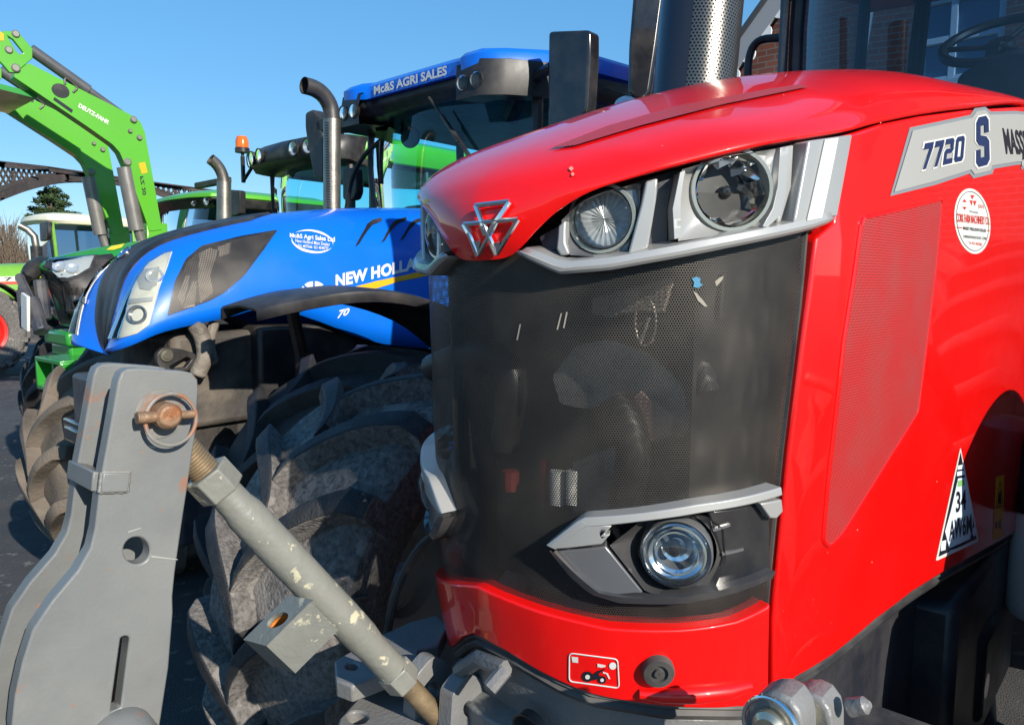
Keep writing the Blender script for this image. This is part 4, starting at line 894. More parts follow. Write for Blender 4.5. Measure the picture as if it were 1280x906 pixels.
# ================================================================ blue tractor
BF = Frame(-1.8, 3.18, 48)
blue = thing('tractor', BF, 'blue tractor with orange stripe and white lettering standing beside the red one', 'tractor', 'tractors parked in a row')
BM_ = [(.05, 0, 1.400), (.045, 0, 1.47), (.062, 0, 1.60), (.115, 0, 1.77), (.25, 0, 1.893), (.526, 0, 1.984), (.80, 0, 2.045), (1.1, 0, 2.092), (1.4, 0, 2.125), (1.95, 0, 2.165)]
BE = [V((.05, 0, 1.392)), BF.pY(131, 438.5, -.12), BF.pY(142, 438.5, -.25), BF.pY(168, 430, -.335), BF.pY(208, 414, -.375), BF.pY(280, 398, -.40), BF.pY(338, 385, -.41), BF.pY(400, 402, -.42), BF.pY(480, 430, -.43), V((1.95, -.44, 1.30))]
BH, b = ribs(BF, BM_, BE, a=.60, bb=1.0, cc=.66, nt=14)
hood = b.build('bonnet', BLUE, blue, smooth=60, solid=.012)
ev = BH.evpx()
def uvxz(b): b.uv = [(v.x, v.z) for v in b.v]
# dark centre strip with ridges
b = MB(); st_ = [[], ] ; rows = []
S_ = [.25+.1*i for i in range(60)]
for s in S_:
    hw = lerp(.30, .19, min(1, s/6.2))*(1 if s < 5.6 else max(.15, 1-(s-5.6)/.65)); r_ = []
    for k in range(25):
        t = -hw+2*hw*k/24; l, n = BH.ev((s, t)); r_.append(l+n*(.004+.006*abs(math.sin(k/24*math.pi*3))))
    l0, n0 = BH.ev((s, -hw)); l1, n1 = BH.ev((s, hw)); rows.append([l0-n0*.01]+r_+[l1-n1*.01])
b.loft(rows); strip = b.build('centre_strip', BLACK, hood, smooth=30)
c, n = BH.at(158, 318, .010), BH.ev(BH.inv(158, 318))[1]; b = MB(); b.lathe([(.036, 0), (.036, .006), (.031, .009), (.030, .005), (.001, .006)], c, n, 24); bdg = b.build('round_badge', CHROME, strip); b = MB(); b.lathe([(.024, .0062), (.020, .0085), (.001, .009)], c, n, 24); b.build('badge_field', NAVY, bdg)
# headlights
hp = [(216, 315), (206, 317), (186, 329), (172, 346), (159, 374), (148, 402), (139, 424.5), (152, 423), (172, 417), (187, 406), (193, 385), (199, 362), (208, 338)]
HCREAM = mat('headlight_housing', (.62, .59, .50), .3, metal=.15, var=.2, vscale=12)
for sd in (1, -1):
    H_ = [V((p.x, p.y*sd)) for p in BH.invs(hp)]
    mev = BH.ev
    b = MB(); 
    def pt(x, y, o, sd=sd):
        p = BH.inv(x, y); l, n = BH.ev((p.x, p.y*sd)); return l+n*o, n
    def pev(p, sd=sd):
        q = BH.inv(p[0], p[1]); return BH.ev((q.x, q.y*sd))
    patch(b, hp, pev, .003, .012, 6); hl = b.build('headlight', HCREAM, hood, bevel=.002)
    b = MB(); patch(b, [(155, 376), (192, 372), (191, 377), (153, 382)], pev, .008, .006, 5); patch(b, [(172, 346), (180, 338), (200, 335), (196, 358), (188, 364), (176, 362)], pev, .007, .005, 5); b.build('headlight_divider', SATIN, hl, bevel=.001)
    for x, y, r in ((194, 346, .032), (172, 394, .036)):
        c, n = pt(x, y, .006); b = MB(); b.lathe([(r*1.1, -.004), (r*1.08, .006), (r*.92, .006), (r*.85, -.002), (r*.4, -.01), (.001, -.004)], c, n, 24); b.build('reflector', REFD if y > 380 else REFL, hl)
    b = MB(); patch(b, hp, pev, .016, .003, 6); b.build('headlight_lens', HLG, hl, smooth=60)
# side mesh window
wp = [(209, 395), (219, 352), (232, 325), (252, 308), (300, 296), (347, 288), (330, 312), (305, 345), (280, 366), (262, 376)]
b = MB(); patch(b, rounded(wp, 3), ev, .004, .003, 7); b.build('window_frame', BLACK, hood)
b = MB(); patch(b, rounded([(212, 391), (222, 353), (235, 328), (254, 311), (300, 299), (343, 291), (327, 311), (302, 343), (278, 363), (260, 374)], 3), ev, .0065, 0, 7); uvxz(b); wm = b.build('side_mesh', perforated('dark_window_sheet', (.035, .032, .03), .009, .34, None, .5, .2, dcol=(.10, .085, .07)), hood)
MUD = mat('muddy_metal', (.20, .17, .14), .7, var=.5, vscale=14, bump=.8, bscale=40, dust=.8, dcol=(.36, .31, .25))
b = MB()
for P in ([(249, 318), (262, 311), (272, 314), (268, 326), (262, 345), (266, 366), (250, 379), (247, 352)], [(228, 386), (240, 352), (246, 352), (243, 384)], [(272, 310), (288, 304), (286, 318), (274, 322)], [(222, 372), (232, 345), (238, 345), (228, 384)]): patch(b, P, ev, .0052, 0, 5)
b.build('engine_shape', MUD, wm)  # flat patches standing for dirty engine parts seen through the mesh
# louvres
lv = [(443.6, 309), (449, 305.6), (457.6, 291.5), (466, 281.6), (477.5, 276.6), (477.5, 272.8), (466, 275.6), (459, 281), (451, 295.5)]
for dx, dy in ((0, 0), (29.5, -1.6), (53, -2.6)):
    b = MB(); patch(b, [(443.6+(x-443.6)*(1-.002*dx)+dx+(0 if dx == 0 else 3), 309+(y-309)*(1-.004*dx)+dy*3) for x, y in lv], ev, .004, .004, 5); b.build('louvre', BLACK, hood)
# lettering
b = MB(); text(b, 'NEW HOLLAND', [(419, 360), (545, 331.5), (545, 316.5), (419, 344)], ev, .003, bold=.045, spacing=1.05); b.build('maker_name', STICKW, hood)
b = MB(); patch(b, [(424, 363.5), (470, 352), (520, 341), (548, 335), (548, 342), (500, 352), (452, 366), (424, 373), (380, 384), (345, 392), (345, 386), (380, 374)], ev, .0024, 0, 7); b.build('orange_stripe', STICKY, hood)
b = MB(); c_ = V((392, 369)); 
for k in range(8):
    a0, a1 = 2*math.pi*k/8+.07, 2*math.pi*(k+1)/8-.07
    patch(b, [c_+V((3*math.cos((a0+a1)/2), 3*math.sin((a0+a1)/2)))]+[c_+V((18*math.cos(lerp(a0, a1, j/4)), 17*math.sin(lerp(a0, a1, j/4)))) for j in range(5)], ev, .0034, 0, 6)
b.build('round_emblem', STICKW, hood)
b = MB(); text(b, '70', [(421, 399), (436, 393), (437, 385), (423, 388)], ev, .003, bold=.03, shear=.2); b.build('model_number', STICKW, hood)
b = MB()
A1 = [BH.ev(BH.inv(390+26*math.cos(a), 302+15*math.sin(a)+.06*26*math.cos(a))) for a in [rad(q) for q in range(120, 352, 8)]]
def crescent(a0, a1, w_):
    A_ = [rad(lerp(a0, a1, k/20)) for k in range(21)]
    o_ = [(390+26*math.cos(a), 302.5+14.5*math.sin(a)+2.5*math.cos(a)) for a in A_]; i_ = [(390+(26-w_*math.sin(math.pi*k/20))*math.cos(a), 302.5+(14.5-w_*math.sin(math.pi*k/20))*math.sin(a)+2.5*math.cos(a)) for k, a in enumerate(A_)]
    patch(b, o_+i_[::-1][1:-1], ev, .003, 0, 3)
crescent(20, 195, 3.2); crescent(215, 370, 2.6)
text(b, 'Mc&S Agri Sales Ltd', [(362, 299), (418, 305), (418, 297), (362, 292)], ev, .0032, bold=.025); text(b, 'New Holland Main Dealer', [(369, 303.5), (412, 308.5), (412, 304), (369, 299.5)], ev, .0032, bold=.01); text(b, '021 4877666  021 4544777', [(372, 309.5), (410, 313.5), (410, 309.5), (372, 306)], ev, .0032, bold=.015); b.build('dealer_decal', STICKW, hood)
# front underside, engine and bracket
b = MB(); b.box((.85, 0, 1.2), (1.3, .5, .55)); b.box((.50, 0, 1.28), (.6, .62, .42)); eng = b.build('engine', mat('sooty_engine', (.05, .045, .04), .7, var=.5, vscale=10, bump=.6, bscale=30, dust=.7, dcol=(.22, .18, .14)), blue, bevel=.03)
b = MB(); b.tube(crs([BF.pY(242, 404, -.36), BF.pY(252, 420, -.37), BF.pY(256, 445, -.37), BF.pY(246, 470, -.36)], 10), .035, 12); b.tube(crs([BF.pY(268, 402, -.35), BF.pY(262, 430, -.36), BF.pY(268, 455, -.35)], 8), .022, 10); b.build('exhaust_cooler', MUD, eng, bevel=.01); b = MB(); b.box((1.28, -.30, 1.33), (1.45, .16, .36)); b.build('inner_arch', BLACK, eng, bevel=.02)
b = MB(); b.box((1.6, 0, .72), (2.7, .36, .42)); b.box((.75, 0, .66), (.3, 1.5, .22)); b.box((2.8, 0, .95), (1.6, .6, .55)); b.box((.25, 0, 1.1), (.55, .5, .4)); b.build('chassis', DARKF, blue, bevel=.02)
evp = lambda p: (BF.pY(p[0], p[1], -.36), V((0, -1, 0)))
b = MB(); patch(b, rounded([(196, 442), (204, 434), (226, 436), (245, 442), (247, 450), (236, 464), (205, 466), (197, 455)], 4), evp, 0, .03, 6, holes=[[(212, 458), (234, 446), (240, 449), (232, 459), (214, 462)]]); br_ = b.build('tow_bracket', BLACK, blue, bevel=.004)
b = MB(); c = BF.pY(208, 444, -.363); b.lathe([(.001, .012), (.016, .012), (.018, .006), (.026, .006), (.026, 0)], c, (0, -1, 0), 16); b.build('bolt', STEEL, br_)
b = MB(); b.box((.02, .22, 1.06), (.10, .34, .04)); b.box((-.02, .22, 1.01), (.03, .30, .07)); b.build('front_step', GLOSSB, blue, bevel=.012)
# wheels, fenders
wheel(blue, (.75, -.95, .72), .72, .54, .36, 4, TYRE, WHITE, phase=.12)
wheel(blue, (.66, .97, .72), .72, .54, .36, 4, TYREB, WHITE, phase=.02)
for sd in (-1, 1): wheel(blue, (3.55, sd*.98, .96), .96, .62, .5, 0, TYRE, WHITE, n=22, name='rear_wheel', seg=40)
def fender2(root, prof, y0, w, m):
    P = crs([V((x, 0, z)) for x, z in prof], 20); b = MB()
    b.loft([[p+V((0, y0+w*q*lin([(.22, .55), (.45, .9), (.6, 1), (2, 1)], p.x)+w*.5*(1-lin([(.22, .55), (.45, .9), (.6, 1), (2, 1)], p.x))*(-1 if y0 > 0 else 1), dz)) for q, dz in ((-.5, -.05), (-.49, -.01), (-.42, .0), (0, .012), (.42, 0), (.49, -.01), (.5, -.05))] for p in P]); return b.build('fender', m, root, solid=.015)
prof = [(.22, 1.615), (.34, 1.65), (.5, 1.68), (.70, 1.675), (.95, 1.62), (1.16, 1.53), (1.38, 1.36), (1.46, 1.2)]
FEND = mat('grey_black_fender', (.026, .026, .03), .42, var=.2, dust=.12)
f1 = fender2(blue, prof, -.95, .50, FEND); fender2(blue, prof, .95, .50, FEND)
b = MB(); b.tube([V((.62, -.62, 1.40)), V((.52, -.72, 1.60)), V((.55, -.95, 1.66))], .03, 8); b.tube([V((.62, -.62, 1.40)), V((.7, -.5, 1.0))], .03, 8); b.build('fender_stay', BLACK, f1)
for sd in (-1, 1): fender(blue, (3.55, sd*.95, .98), 1.12, .62, 35, 165, BLUE, name='rear_fender')
# cab
A = cab(blue, 1.86, 2.06, .70, .74, 2.16, 2.80, 3.5, SCREEN, lean=.02, base=1.2)
OL = [(1.795, 0), (1.795, .34), (1.80, .42), (1.76, .47), (1.76, .60), (1.84, .70), (2.05, .80), (2.5, .86), (3.3, .88), (3.6, .7), (3.66, 0)]
ro = roof(blue, [(x+.03, y*.98) for x, y in OL], [(2.765, .96, .03), (2.81, 1.0, 0), (2.86, 1.0, 0)], BLACK, 'roof_skirt')
def zf(x): return .11*max(0, min(1, (x-1.9)/.9))
full = [V((x, y)) for x, y in OL]+[V((x, -y)) for x, y in reversed(OL) if y > 0]
b = MB(); rows = []
for z, s, dx in ((2.852, 1.005, -.005), (2.922, 1.005, -.005), (2.955, .985, .02), (2.985, .88, .06), (3.01, .65, .06), (3.02, .3, .05)):
    rows.append([V((2.6+(p.x-2.6)*s+dx, p.y*s, z+zf(p.x)*.9)) for p in full])
b.loft(rows, True, True); rf = b.build('roof', BLUE, blue, smooth=50)
for sd in (-1, 1):
    b = MB(); b.loft([[V((1.745, sd*.44, 2.70)), V((1.74, sd*.44, 2.80)), V((1.76, sd*.43, 2.89)), V((1.85, sd*.43, 2.90))], [V((1.74, sd*.62, 2.70)), V((1.735, sd*.62, 2.80)), V((1.755, sd*.62, 2.89)), V((1.85, sd*.62, 2.91))], [V((1.83, sd*.73, 2.70)), V((1.82, sd*.74, 2.80)), V((1.84, sd*.73, 2.885)), V((1.9, sd*.7, 2.91))], [V((2.1, sd*.82, 2.72)), V((2.1, sd*.835, 2.80)), V((2.1, sd*.83, 2.90)), V((2.15, sd*.78, 2.93))]])
    b.loft([[V((1.745, sd*.44, 2.70)), V((1.74, sd*.62, 2.70)), V((1.83, sd*.73, 2.70)), V((2.1, sd*.82, 2.72))], [V((1.95, sd*.44, 2.72)), V((1.95, sd*.55, 2.72)), V((2.0, sd*.6, 2.72)), V((2.1, sd*.7, 2.72))]]); pod = b.build('lamp_pod', BLACK, rf, smooth=50)
    for y, x in ((.495, 1.738), (.60, 1.738)): lamp(blue, (x, sd*y, 2.785), (-1, sd*.05, -.08), .042)
xa_ = 1.765
rbv = BVHTree.FromPolygons([v.co.copy() for v in rf.data.vertices], [tuple(p.vertices) for p in rf.data.polygons])
def rev(p):
    h_ = rbv.ray_cast(V((1.0, p[0], p[1])), V((1, 0, 0))); n_ = h_[1]
    if n_.x > 0: n_ = -n_
    return h_[0], n_
b = MB(); text(b, 'Mc&S AGRI SALES', [(.33, 2.862), (-.33, 2.862), (-.33, 2.915), (.33, 2.915)], rev, .006, bold=.035); b.build('roof_lettering', STICKW, rf)
# mirrors
mp_ = rounded([(685, 39), (737, 37), (737, 70), (733, 140), (722, 158), (690, 166), (684, 160), (684, 110)], 6)
b = MB(); b.prism([BF.pX(x, y, 1.92) for x, y in mp_], (.09, 0, 0)); mo = b.build('door_mirror', GLOSSB, blue, bevel=.018, segs=3)
b = MB(); b.tube([BF.pX(690, 84, 1.95), BF.pX(672, 95, 2.0), BF.pX(650, 118, 2.05), BF.pX(637, 150, 2.08)], [.03, .03, .045, .05], 8); b.build('mirror_arm', BLACK, mo)
b = MB(); b.prism([BF.pX(x, y, 1.92) for x, y in rounded([(381, 141), (391, 136), (400, 150), (404, 178), (404, 226), (392, 222), (384, 180), (381, 160)], 4)], (.09, 0, 0)); mo = b.build('door_mirror', BLACK, blue, bevel=.015)
b = MB(); R0 = BF.pX(398, 163, 1.95); b.box((1.97, (R0.y+.75)/2, R0.z+.02), (.10, R0.y-.75, .09)); b.build('mirror_arm', BLACK, mo, bevel=.015)
b = MB(); b.tube(crs([BF.pX(477, 175, 2.0), BF.pX(455, 195, 2.0), BF.pX(440, 225, 2.0), BF.pX(433, 262, 2.0)], 12), .016, 8); b.build('grab_handle', BLACK, blue)
b = MB(); W0 = [BF.pX(536, 122, 1.80), BF.pX(556, 150, 1.80), BF.pX(573, 178, 1.80)]; b.tube(W0, .008, 6); b.tube([BF.pX(553, 146, 1.81), BF.pX(566, 165, 1.81), BF.pX(592, 203, 1.83)], .013, 6); b.build('wiper', BLACK, blue)
b = MB(); b.lathe([(.001, .02), (.06, .015), (.07, 0), (.001, -.01)], BF.pX(513, 172, 2.1), (-.8, -.4, 0), 20); b.tube([BF.pX(503, 145, 2.1), BF.pX(503, 168, 2.1)], .012, 6); b.build('inner_mirror', BLACK, blue)
b = MB(); b.box((2.45, -.52, 2.3), (.10, .12, .7)); b.box((2.5, -.45, 2.05), (.5, .2, .25)); b.build('cab_lining', DARKF, blue, bevel=.03)
b = MB(); b.box((2.12, 0, 2.1), (.2, .8, .22)); b.build('dashboard', BLACK, blue, bevel=.04)
# exhaust
E_ = [(415, 268), (415, 200), (415, 150), (412.5, 133), (404, 119), (393, 111), (380, 107)]
P = [BF.pY(x, y, .42) for x, y in E_]
b = MB(); n_ = 24; prev = None
L0, L1 = P[0], P[2]; ur = .052; vs_ = []; uv_ = []; fs_ = []
for k in range(n_+1):
    a = 2*math.pi*k/n_
    for q, h in ((L0, 0), (L1, (L1-L0).length)): vs_.append(V((q.x+ur*math.cos(a), q.y+ur*math.sin(a), q.z))); uv_.append((a*ur, h))
for k in range(n_): fs_.append((2*k, 2*k+1, 2*k+3, 2*k+2))
b.add(vs_, fs_, uv_); ex = b.build('exhaust_stack', EXHM, blue, smooth=60)
b = MB(); pa = rad(250)
for j in range(34):
    z = lerp(L0.z+.02, L1.z-.03, j/33)
    for q in (-1, 0, 1):
        a = rad(215)+q*.16; b.lathe([(.001, .0012), (.0045, .0012), (.0045, -.002)], (L0.x+ur*math.cos(a), L0.y+ur*math.sin(a), z), (math.cos(a), math.sin(a), 0), 6)
b.build('shield_holes', STICKB, ex)
b = MB(); b.tube(crs(P[2:], 14), .049, 20, False); b.tube(crs(P[2:], 14), .043, 20, False); b.build('exhaust_elbow', mat('elbow_steel', (.12, .115, .11), .4, metal=.7, var=.3), ex, smooth=60)
# ================================================================ green tractors further down the row
def simple_base(root, rimm, R=.74, tm=None, fx=.8, rr=.36):
    for sd in (-1, 1):
        wheel(root, (fx, sd*.95, R), R, .52, rr, 0, tm or TYRE, rimm, n=18, seg=40); wheel(root, (3.5, sd*.98, .96), .96, .62, .5, 0, tm or TYRE, rimm, n=20, name='rear_wheel', seg=40)
    b = MB(); b.box((1.6+(fx-.8)*.5, 0, .75), (2.7-(fx-.8), .36, .45)); b.box((fx, 0, .68), (.3, 1.5, .22)); b.box((2.8, 0, .95), (1.6, .6, .55)); b.box((1.0+(fx-.8), 0, 1.25), (1.5-(fx-.8)*.5, .55, .5)); b.build('chassis', DARKF, root, bevel=.02)
JF = Frame(-3.36, 5.33, 48)
jd = thing('tractor', JF, 'dark green tractor with a yellow bonnet stripe, black grille and orange beacon', 'tractor', 'tractors parked in a row')
JM = [(.14, 0, 1.40), (.07, 0, 1.6), (.02, 0, 1.76), (-.02, 0, 1.83), (.10, 0, 1.90), (.45, 0, 1.99), (.95, 0, 2.07), (1.9, 0, 2.13)]
JE = [(.14, 0, 1.39), (.15, -.16, 1.39), (.17, -.28, 1.40), (.22, -.36, 1.42), (.40, -.39, 1.44), (.70, -.405, 1.46), (1.1, -.41, 1.46), (1.9, -.42, 1.46)]
JH, b = ribs(JF, JM, JE, a=.62, bb=1.0, cc=.70, nt=12); jh = b.build('bonnet', GREEN, jd, smooth=60, solid=.012); ev = JH.evpx()
JGR = perforated('far_grille', (.03, .03, .03), .012, .32, (.008, .008, .008), .5, .2, dcol=(.12, .10, .085))
b = MB(); patch(b, [(52, 327), (95, 322.5), (140, 318), (150, 330), (146, 400), (118, 406), (76, 404), (66, 372), (57, 345)], ev, .006, .004, 6); uvxz(b); jg = b.build('grille', JGR, jh)
b = MB()
for x in (80, 88, 96, 104): b.tube([JH.at(x, 360, .012), JH.at(x+7, 398, .012)], .008, 6)
b.build('grille_bar', BLACK, jg)
b = MB(); b.box(JH.at(92, 380, .02), (.05, .16, .14)); b.build('grille_vent', BLACK, jg, bevel=.02)
hp = [(66, 328), (70, 325.5), (118, 321.5), (112, 336), (98, 344), (86, 348), (76, 346.5), (68, 340)]
b = MB(); patch(b, [(62, 326), (70, 323.5), (122, 319.5), (115, 338), (99, 348), (86, 352), (74, 350), (65, 342)], ev, .010, .006, 5); hl = b.build('headlight', BLACK, jh); b = MB(); patch(b, hp, ev, .013, .003, 5); b.build('headlight_housing', mat('bright_housing', (.62, .62, .6), .2, metal=.5), hl)
for x, y in ((75, 334), (91, 336)):
    c = JH.at(x, y, .014); n = JH.ev(JH.inv(x, y))[1]; b = MB(); b.lathe([(.045, 0), (.045, .012), (.036, .012), (.02, .002), (.001, .004)], c, n, 18); b.build('reflector', REFL, hl)
b = MB(); patch(b, hp, ev, .024, .003, 5); b.build('headlight_lens', HLG, hl, smooth=60)
b = MB(); patch(b, [(133, 313), (140, 308), (156, 305), (152, 310), (142, 313)], ev, .003, 0, 4); b.build('yellow_stripe', YELLOW, jh)
b = MB(); b.box((.16, 0, 1.31), (.22, .5, .10)); b.box((.18, 0, 1.22), (.2, .4, .1)); b.build('front_nose', GREEN, jd, bevel=.02)
b = MB(); G = [JF.pX(x, y, -.10) for x, y in ((36, 430), (89, 431), (81, 453), (60, 461), (37, 455))]; c = JF.pX(60, 444, -.1)
b.box((.06, c.y, 1.18), (.34, .52, .03)); b.box((.06, c.y, .98), (.34, .52, .03)); b.box((.06, c.y-.25, 1.08), (.34, .03, .2)); b.box((.06, c.y+.25, 1.08), (.34, .03, .2)); b.box((.15, c.y, 1.08), (.03, .5, .2)); b.box((.02, c.y, 1.08), (.2, .03, .2)); b.build('weight_carrier', GREEN, jd, bevel=.006)
simple_base(jd, YELLOW)
b = MB(); b.loft([[V((.1+.4*math.sin(a), -.7+dy, .85+.85*math.sin(a)+.0)) for dy in (0, .4)] for a in [.3*k for k in range(1, 6)]]); 
A = cab(jd, 2.04, 2.24, .60, .63, 2.10, 2.78, 3.4, SCREEN, lean=-.02, base=1.2)
OLJ = [(1.60, 0), (1.64, .4), (1.74, .70), (1.95, .86), (2.5, .90), (3.3, .90), (3.6, .7), (3.64, 0)]
OLJ = [(x+.32, y) for x, y in OLJ]
jr = roof(jd, [(x+.10, y*.82) for x, y in OLJ], [(2.78, .97, .03), (2.85, 1.0, .0), (2.93, .995, .0), (2.98, .97, .015), (3.02, .85, .04), (3.04, .5, .05)], LGREEN)
b = MB(); rows = []
for x_, y_ in [(1.80, -.86), (1.70, -.80), (1.62, -.66), (1.58, -.4), (1.56, 0), (1.58, .4), (1.62, .66), (1.70, .80), (1.80, .86)]: y_ *= .84; x_ += .32; rows.append([V((x_+.28, y_*.9, 2.73)), V((x_+.04, y_, 2.76)), V((x_, y_, 2.82)), V((x_+.01, y_, 2.90)), V((x_+.07, y_*.99, 2.965)), V((x_+.28, y_*.95, 2.98))])
b.loft(rows, False, True); b.build('roof_visor', BLACK, jd, smooth=50)
for y in (.72, .56, .34, -.34, -.56, -.72):
    x = lin([(0, 1.56), (.4, 1.575), (.66, 1.615), (.8, 1.70)], abs(y))-.012+.32; lamp(jd, (x, y*.84, 2.865), (-1, y*.3, -.1), .06)
beacon(jd, JF.pX(303, 191, 2.0), .062, .16); beacon(jd, JF.pX(428, 165, 2.4), .062, .16)
b = MB(); q = JF.pX(303, 191, 2.0); b.box((q.x, q.y, q.z-.16), (.03, .03, .25)); b.tube([V((q.x, q.y, q.z-.27)), V((q.x+.02, .60, 2.86))], .016, 8); b.build('beacon_bracket', BLACK, jd)
b = MB(); b.prism([JF.pX(x, y, 1.8) for x, y in rounded([(428, 211), (445, 209), (446, 240), (442, 250), (428, 250)], 4)], (.07, 0, 0)); b.build('door_mirror', BLACK, jd, bevel=.012)
b = MB(); q = JF.pX(240, 232, 1.8); b.box((1.85, (q.y+.8)/2, q.z), (.06, abs(q.y-.8), .06)); b.prism([JF.pX(x, y, 1.85) for x, y in rounded([(284, 237), (299, 238), (299, 268), (284, 272)], 3)], (.07, 0, 0)); b.build('mirror_arm', BLACK, jd, bevel=.01)
P = [JF.pY(x, y, .40) for x, y in ((280, 285), (280, 250), (280, 228), (276, 214), (270, 205), (263, 199))]
b = MB(); b.tube(P[:3], .062, 20); ex = b.build('exhaust_stack', EXHM, jd, smooth=60)
b = MB(); b.tube(crs(P[1:], 14), .05, 18, False); b.tube(crs(P[1:], 14), .044, 18, False); b.build('exhaust_elbow', EXHM, ex, smooth=60)
for sd in (-1, 1): fender(jd, (3.5, sd*.95, .98), 1.12, .62, 35, 165, GREEN, name='rear_fender')

BOLTG = mat('dull_bolt', (.22, .22, .18), .45, metal=.5)
DF = Frame(-5.2, 7.2, 48)
dz = thing('tractor', DF, 'green loader tractor with raised loader arms against the sky', 'tractor', 'tractors parked in a row')
DM = [(.1, 0, 1.35), (.05, 0, 1.6), (.05, 0, 1.74), (.12, 0, 1.82), (.45, 0, 1.90), (1.0, 0, 1.98), (1.9, 0, 2.05)]
DE = [(.1, 0, 1.34), (.12, -.2, 1.34), (.16, -.32, 1.36), (.25, -.39, 1.38), (.5, -.40, 1.4), (1.0, -.42, 1.42), (1.9, -.43, 1.42)]
DM = [(x*.6+.85, y, z) for x, y, z in DM]; DE0 = DE; DE = [(x*.6+.85, y, z) for x, y, z in DE]
DH, b = ribs(DF, DM, DE, a=.62, bb=1., cc=.7); b.build('bonnet', LGREEN, dz, smooth=60, solid=.012)
b = MB(); b.loft([[DH.ev((s, t))[0]+DH.ev((s, t))[1]*.006 for t in [k/10 for k in range(-9, 10)]] for s in (.3, .8, 1.3, 1.9, 2.3)]); b.build('grille', BLACK, dz)
simple_base(dz, mat('grey_rim', (.4, .4, .38), .5), fx=1.5)
A = cab(dz, 1.95, 2.15, .72, .76, 2.0, 2.56, 3.6, DSCREEN, lean=-.02, base=1.2)
OLD = [(1.86, 0), (1.9, .5), (2.0, .78), (2.3, .88), (3.4, .88), (3.7, .7), (3.74, 0)]
roof(dz, OLD, [(2.54, .94, .05), (2.64, .98, .0)], BLACK, 'roof_skirt'); roof(dz, OLD, [(2.642, 1.0, .0), (2.69, .99, .015), (2.74, .85, .04), (2.76, .5, .05)], LGREEN)
for y in (.7, .5, -.5, -.7): lamp(dz, (1.9+.1*(y/.7)**2, y, 2.60), (-1, y*.3, -.1), .045)
for sd in (-1, 1): fender(dz, (3.5, sd*.95, .98), 1.12, .62, 35, 165, LGREEN, name='rear_fender')
# loader
z1 = lambda x, y: (x*.3313, y*.3313)
armP = rounded([z1(*p) for p in [(70, 252), (112, 240), (500, 437), (530, 460), (547, 500), (612, 866), (565, 872), (500, 690), (468, 612), (452, 575), (425, 545), (330, 478), (52, 290)]], 2)
headP = [z1(*p) for p in [(-20, 125), (20, 118), (52, 121), (75, 130), (122, 185), (122, 222), (96, 245), (60, 275), (35, 275), (10, 245), (-20, 215)]]
headH = [z1(*p) for p in [(28, 138), (48, 150), (88, 200), (76, 208), (60, 195)]]
def onY(P, y): return [V((q.x, q.z)) for q in [DF.pY(px_, py_, -.5) for px_, py_ in P]]
for k, yy in enumerate((-.5, .52)):
    pv = lambda p, yy=yy: (V((p[0], yy, p[1])), V((0, -1, 0)))
    b = MB(); patch(b, onY(armP, 0), pv, 0, .13, .12); la_ = b.build('loader_arm', LGREEN, dz, smooth=30, bevel=.01)
    b = MB(); patch(b, onY(headP, 0), pv, .01, .04, .12, holes=[onY(headH, 0)]); b.build('head_bracket', LGREEN, la_, smooth=30, bevel=.006)
    g = lambda x, y, dy=.06: V((DF.pY(*z1(x, y), -.5).x, yy+dy, DF.pY(*z1(x, y), -.5).z))
    b = MB(); b.tube([g(122, 182), g(342, 338)], .055, 14); b.tube([g(340, 336), g(498, 450)], .038, 12); b.build('tilt_cylinder', mat('grey_cylinder', (.12, .12, .125), .4, metal=.3, var=.2), la_)
    b = MB(); b.tube([g(478, 630), g(525, 868)], .075, 16); b.tube([g(528, 860), g(560, 960)], .05, 12); b.build('lift_cylinder', mat('tan_cylinder', (.25, .235, .215), .35, metal=.5, var=.2), la_)
    for x, y, r in ((58, 130, .035), (32, 190, .035), (58, 258, .04), (503, 452, .035), (490, 495, .022), (525, 520, .028), (480, 612, .04)):
        b = MB(); b.lathe([(.001, .02), (r*.7, .02), (r, .01), (r, 0)], g(x, y, -.005), (0, -1, 0), 14); b.build('pivot_bolt', BOLTG, la_)
    b = MB(); b.tube(crs([g(245, 320, .0), g(248, 295, .0), g(290, 330, .0), g(275, 350, 0)], 10), .012, 6); b.build('hydraulic_hose', BLACK, la_)
    if k == 0:
        pvx = lambda p: (DF.pY(p[0], p[1], -.5), V((0, -1, 0)))
        b = MB(); patch(b, [z1(228+34*math.cos(a), 343+26*math.sin(a)+8*math.cos(a)) for a in [k_*.3 for k_ in range(21)]], pvx, .006, .006, 3); b.build('oval_plate', BLACK, la_)
        b = MB(); text(b, 'DEUTZ-FAHR', [z1(294, 405), z1(408, 472), z1(414, 458), z1(300, 390)], pvx, .004, bold=.04); b.build('loader_name', STICKW, la_)
        b = MB(); text(b, 'FZ 20', [z1(540, 665), z1(552, 735), z1(538, 737), z1(527, 667)], pvx, .004, bold=.02); b.build('loader_model', STICKB, la_); b = MB(); patch(b, [z1(200, 377), z1(270, 427), z1(275, 416), z1(205, 367)], pvx, .004, 0, 3); b.build('dark_label', STICKB, la_)
        b = MB(); patch(b, [z1(522, 617), z1(546, 612), z1(556, 652), z1(535, 657)], pvx, .004, 0, 3); b.build('warning_label', STICKY, la_); b = MB(); patch(b, [z1(-5, 120), z1(12, 130), z1(12, 155), z1(-5, 155)], pvx, .014, 0, 3); b.build('warning_label', STICKY, la_)
b = MB(); q0 = g(10, 300); q1_ = g(150, 345); b.prism([V((q0.x-.2, -.4, q0.z+.0)), V((q1_.x, -.4, q1_.z)), V((q1_.x, -.4, q1_.z-.05)), V((q0.x-.2, -.4, q0.z-.05))], (0, .95, 0)); b.build('cross_tube', GREEN, dz)
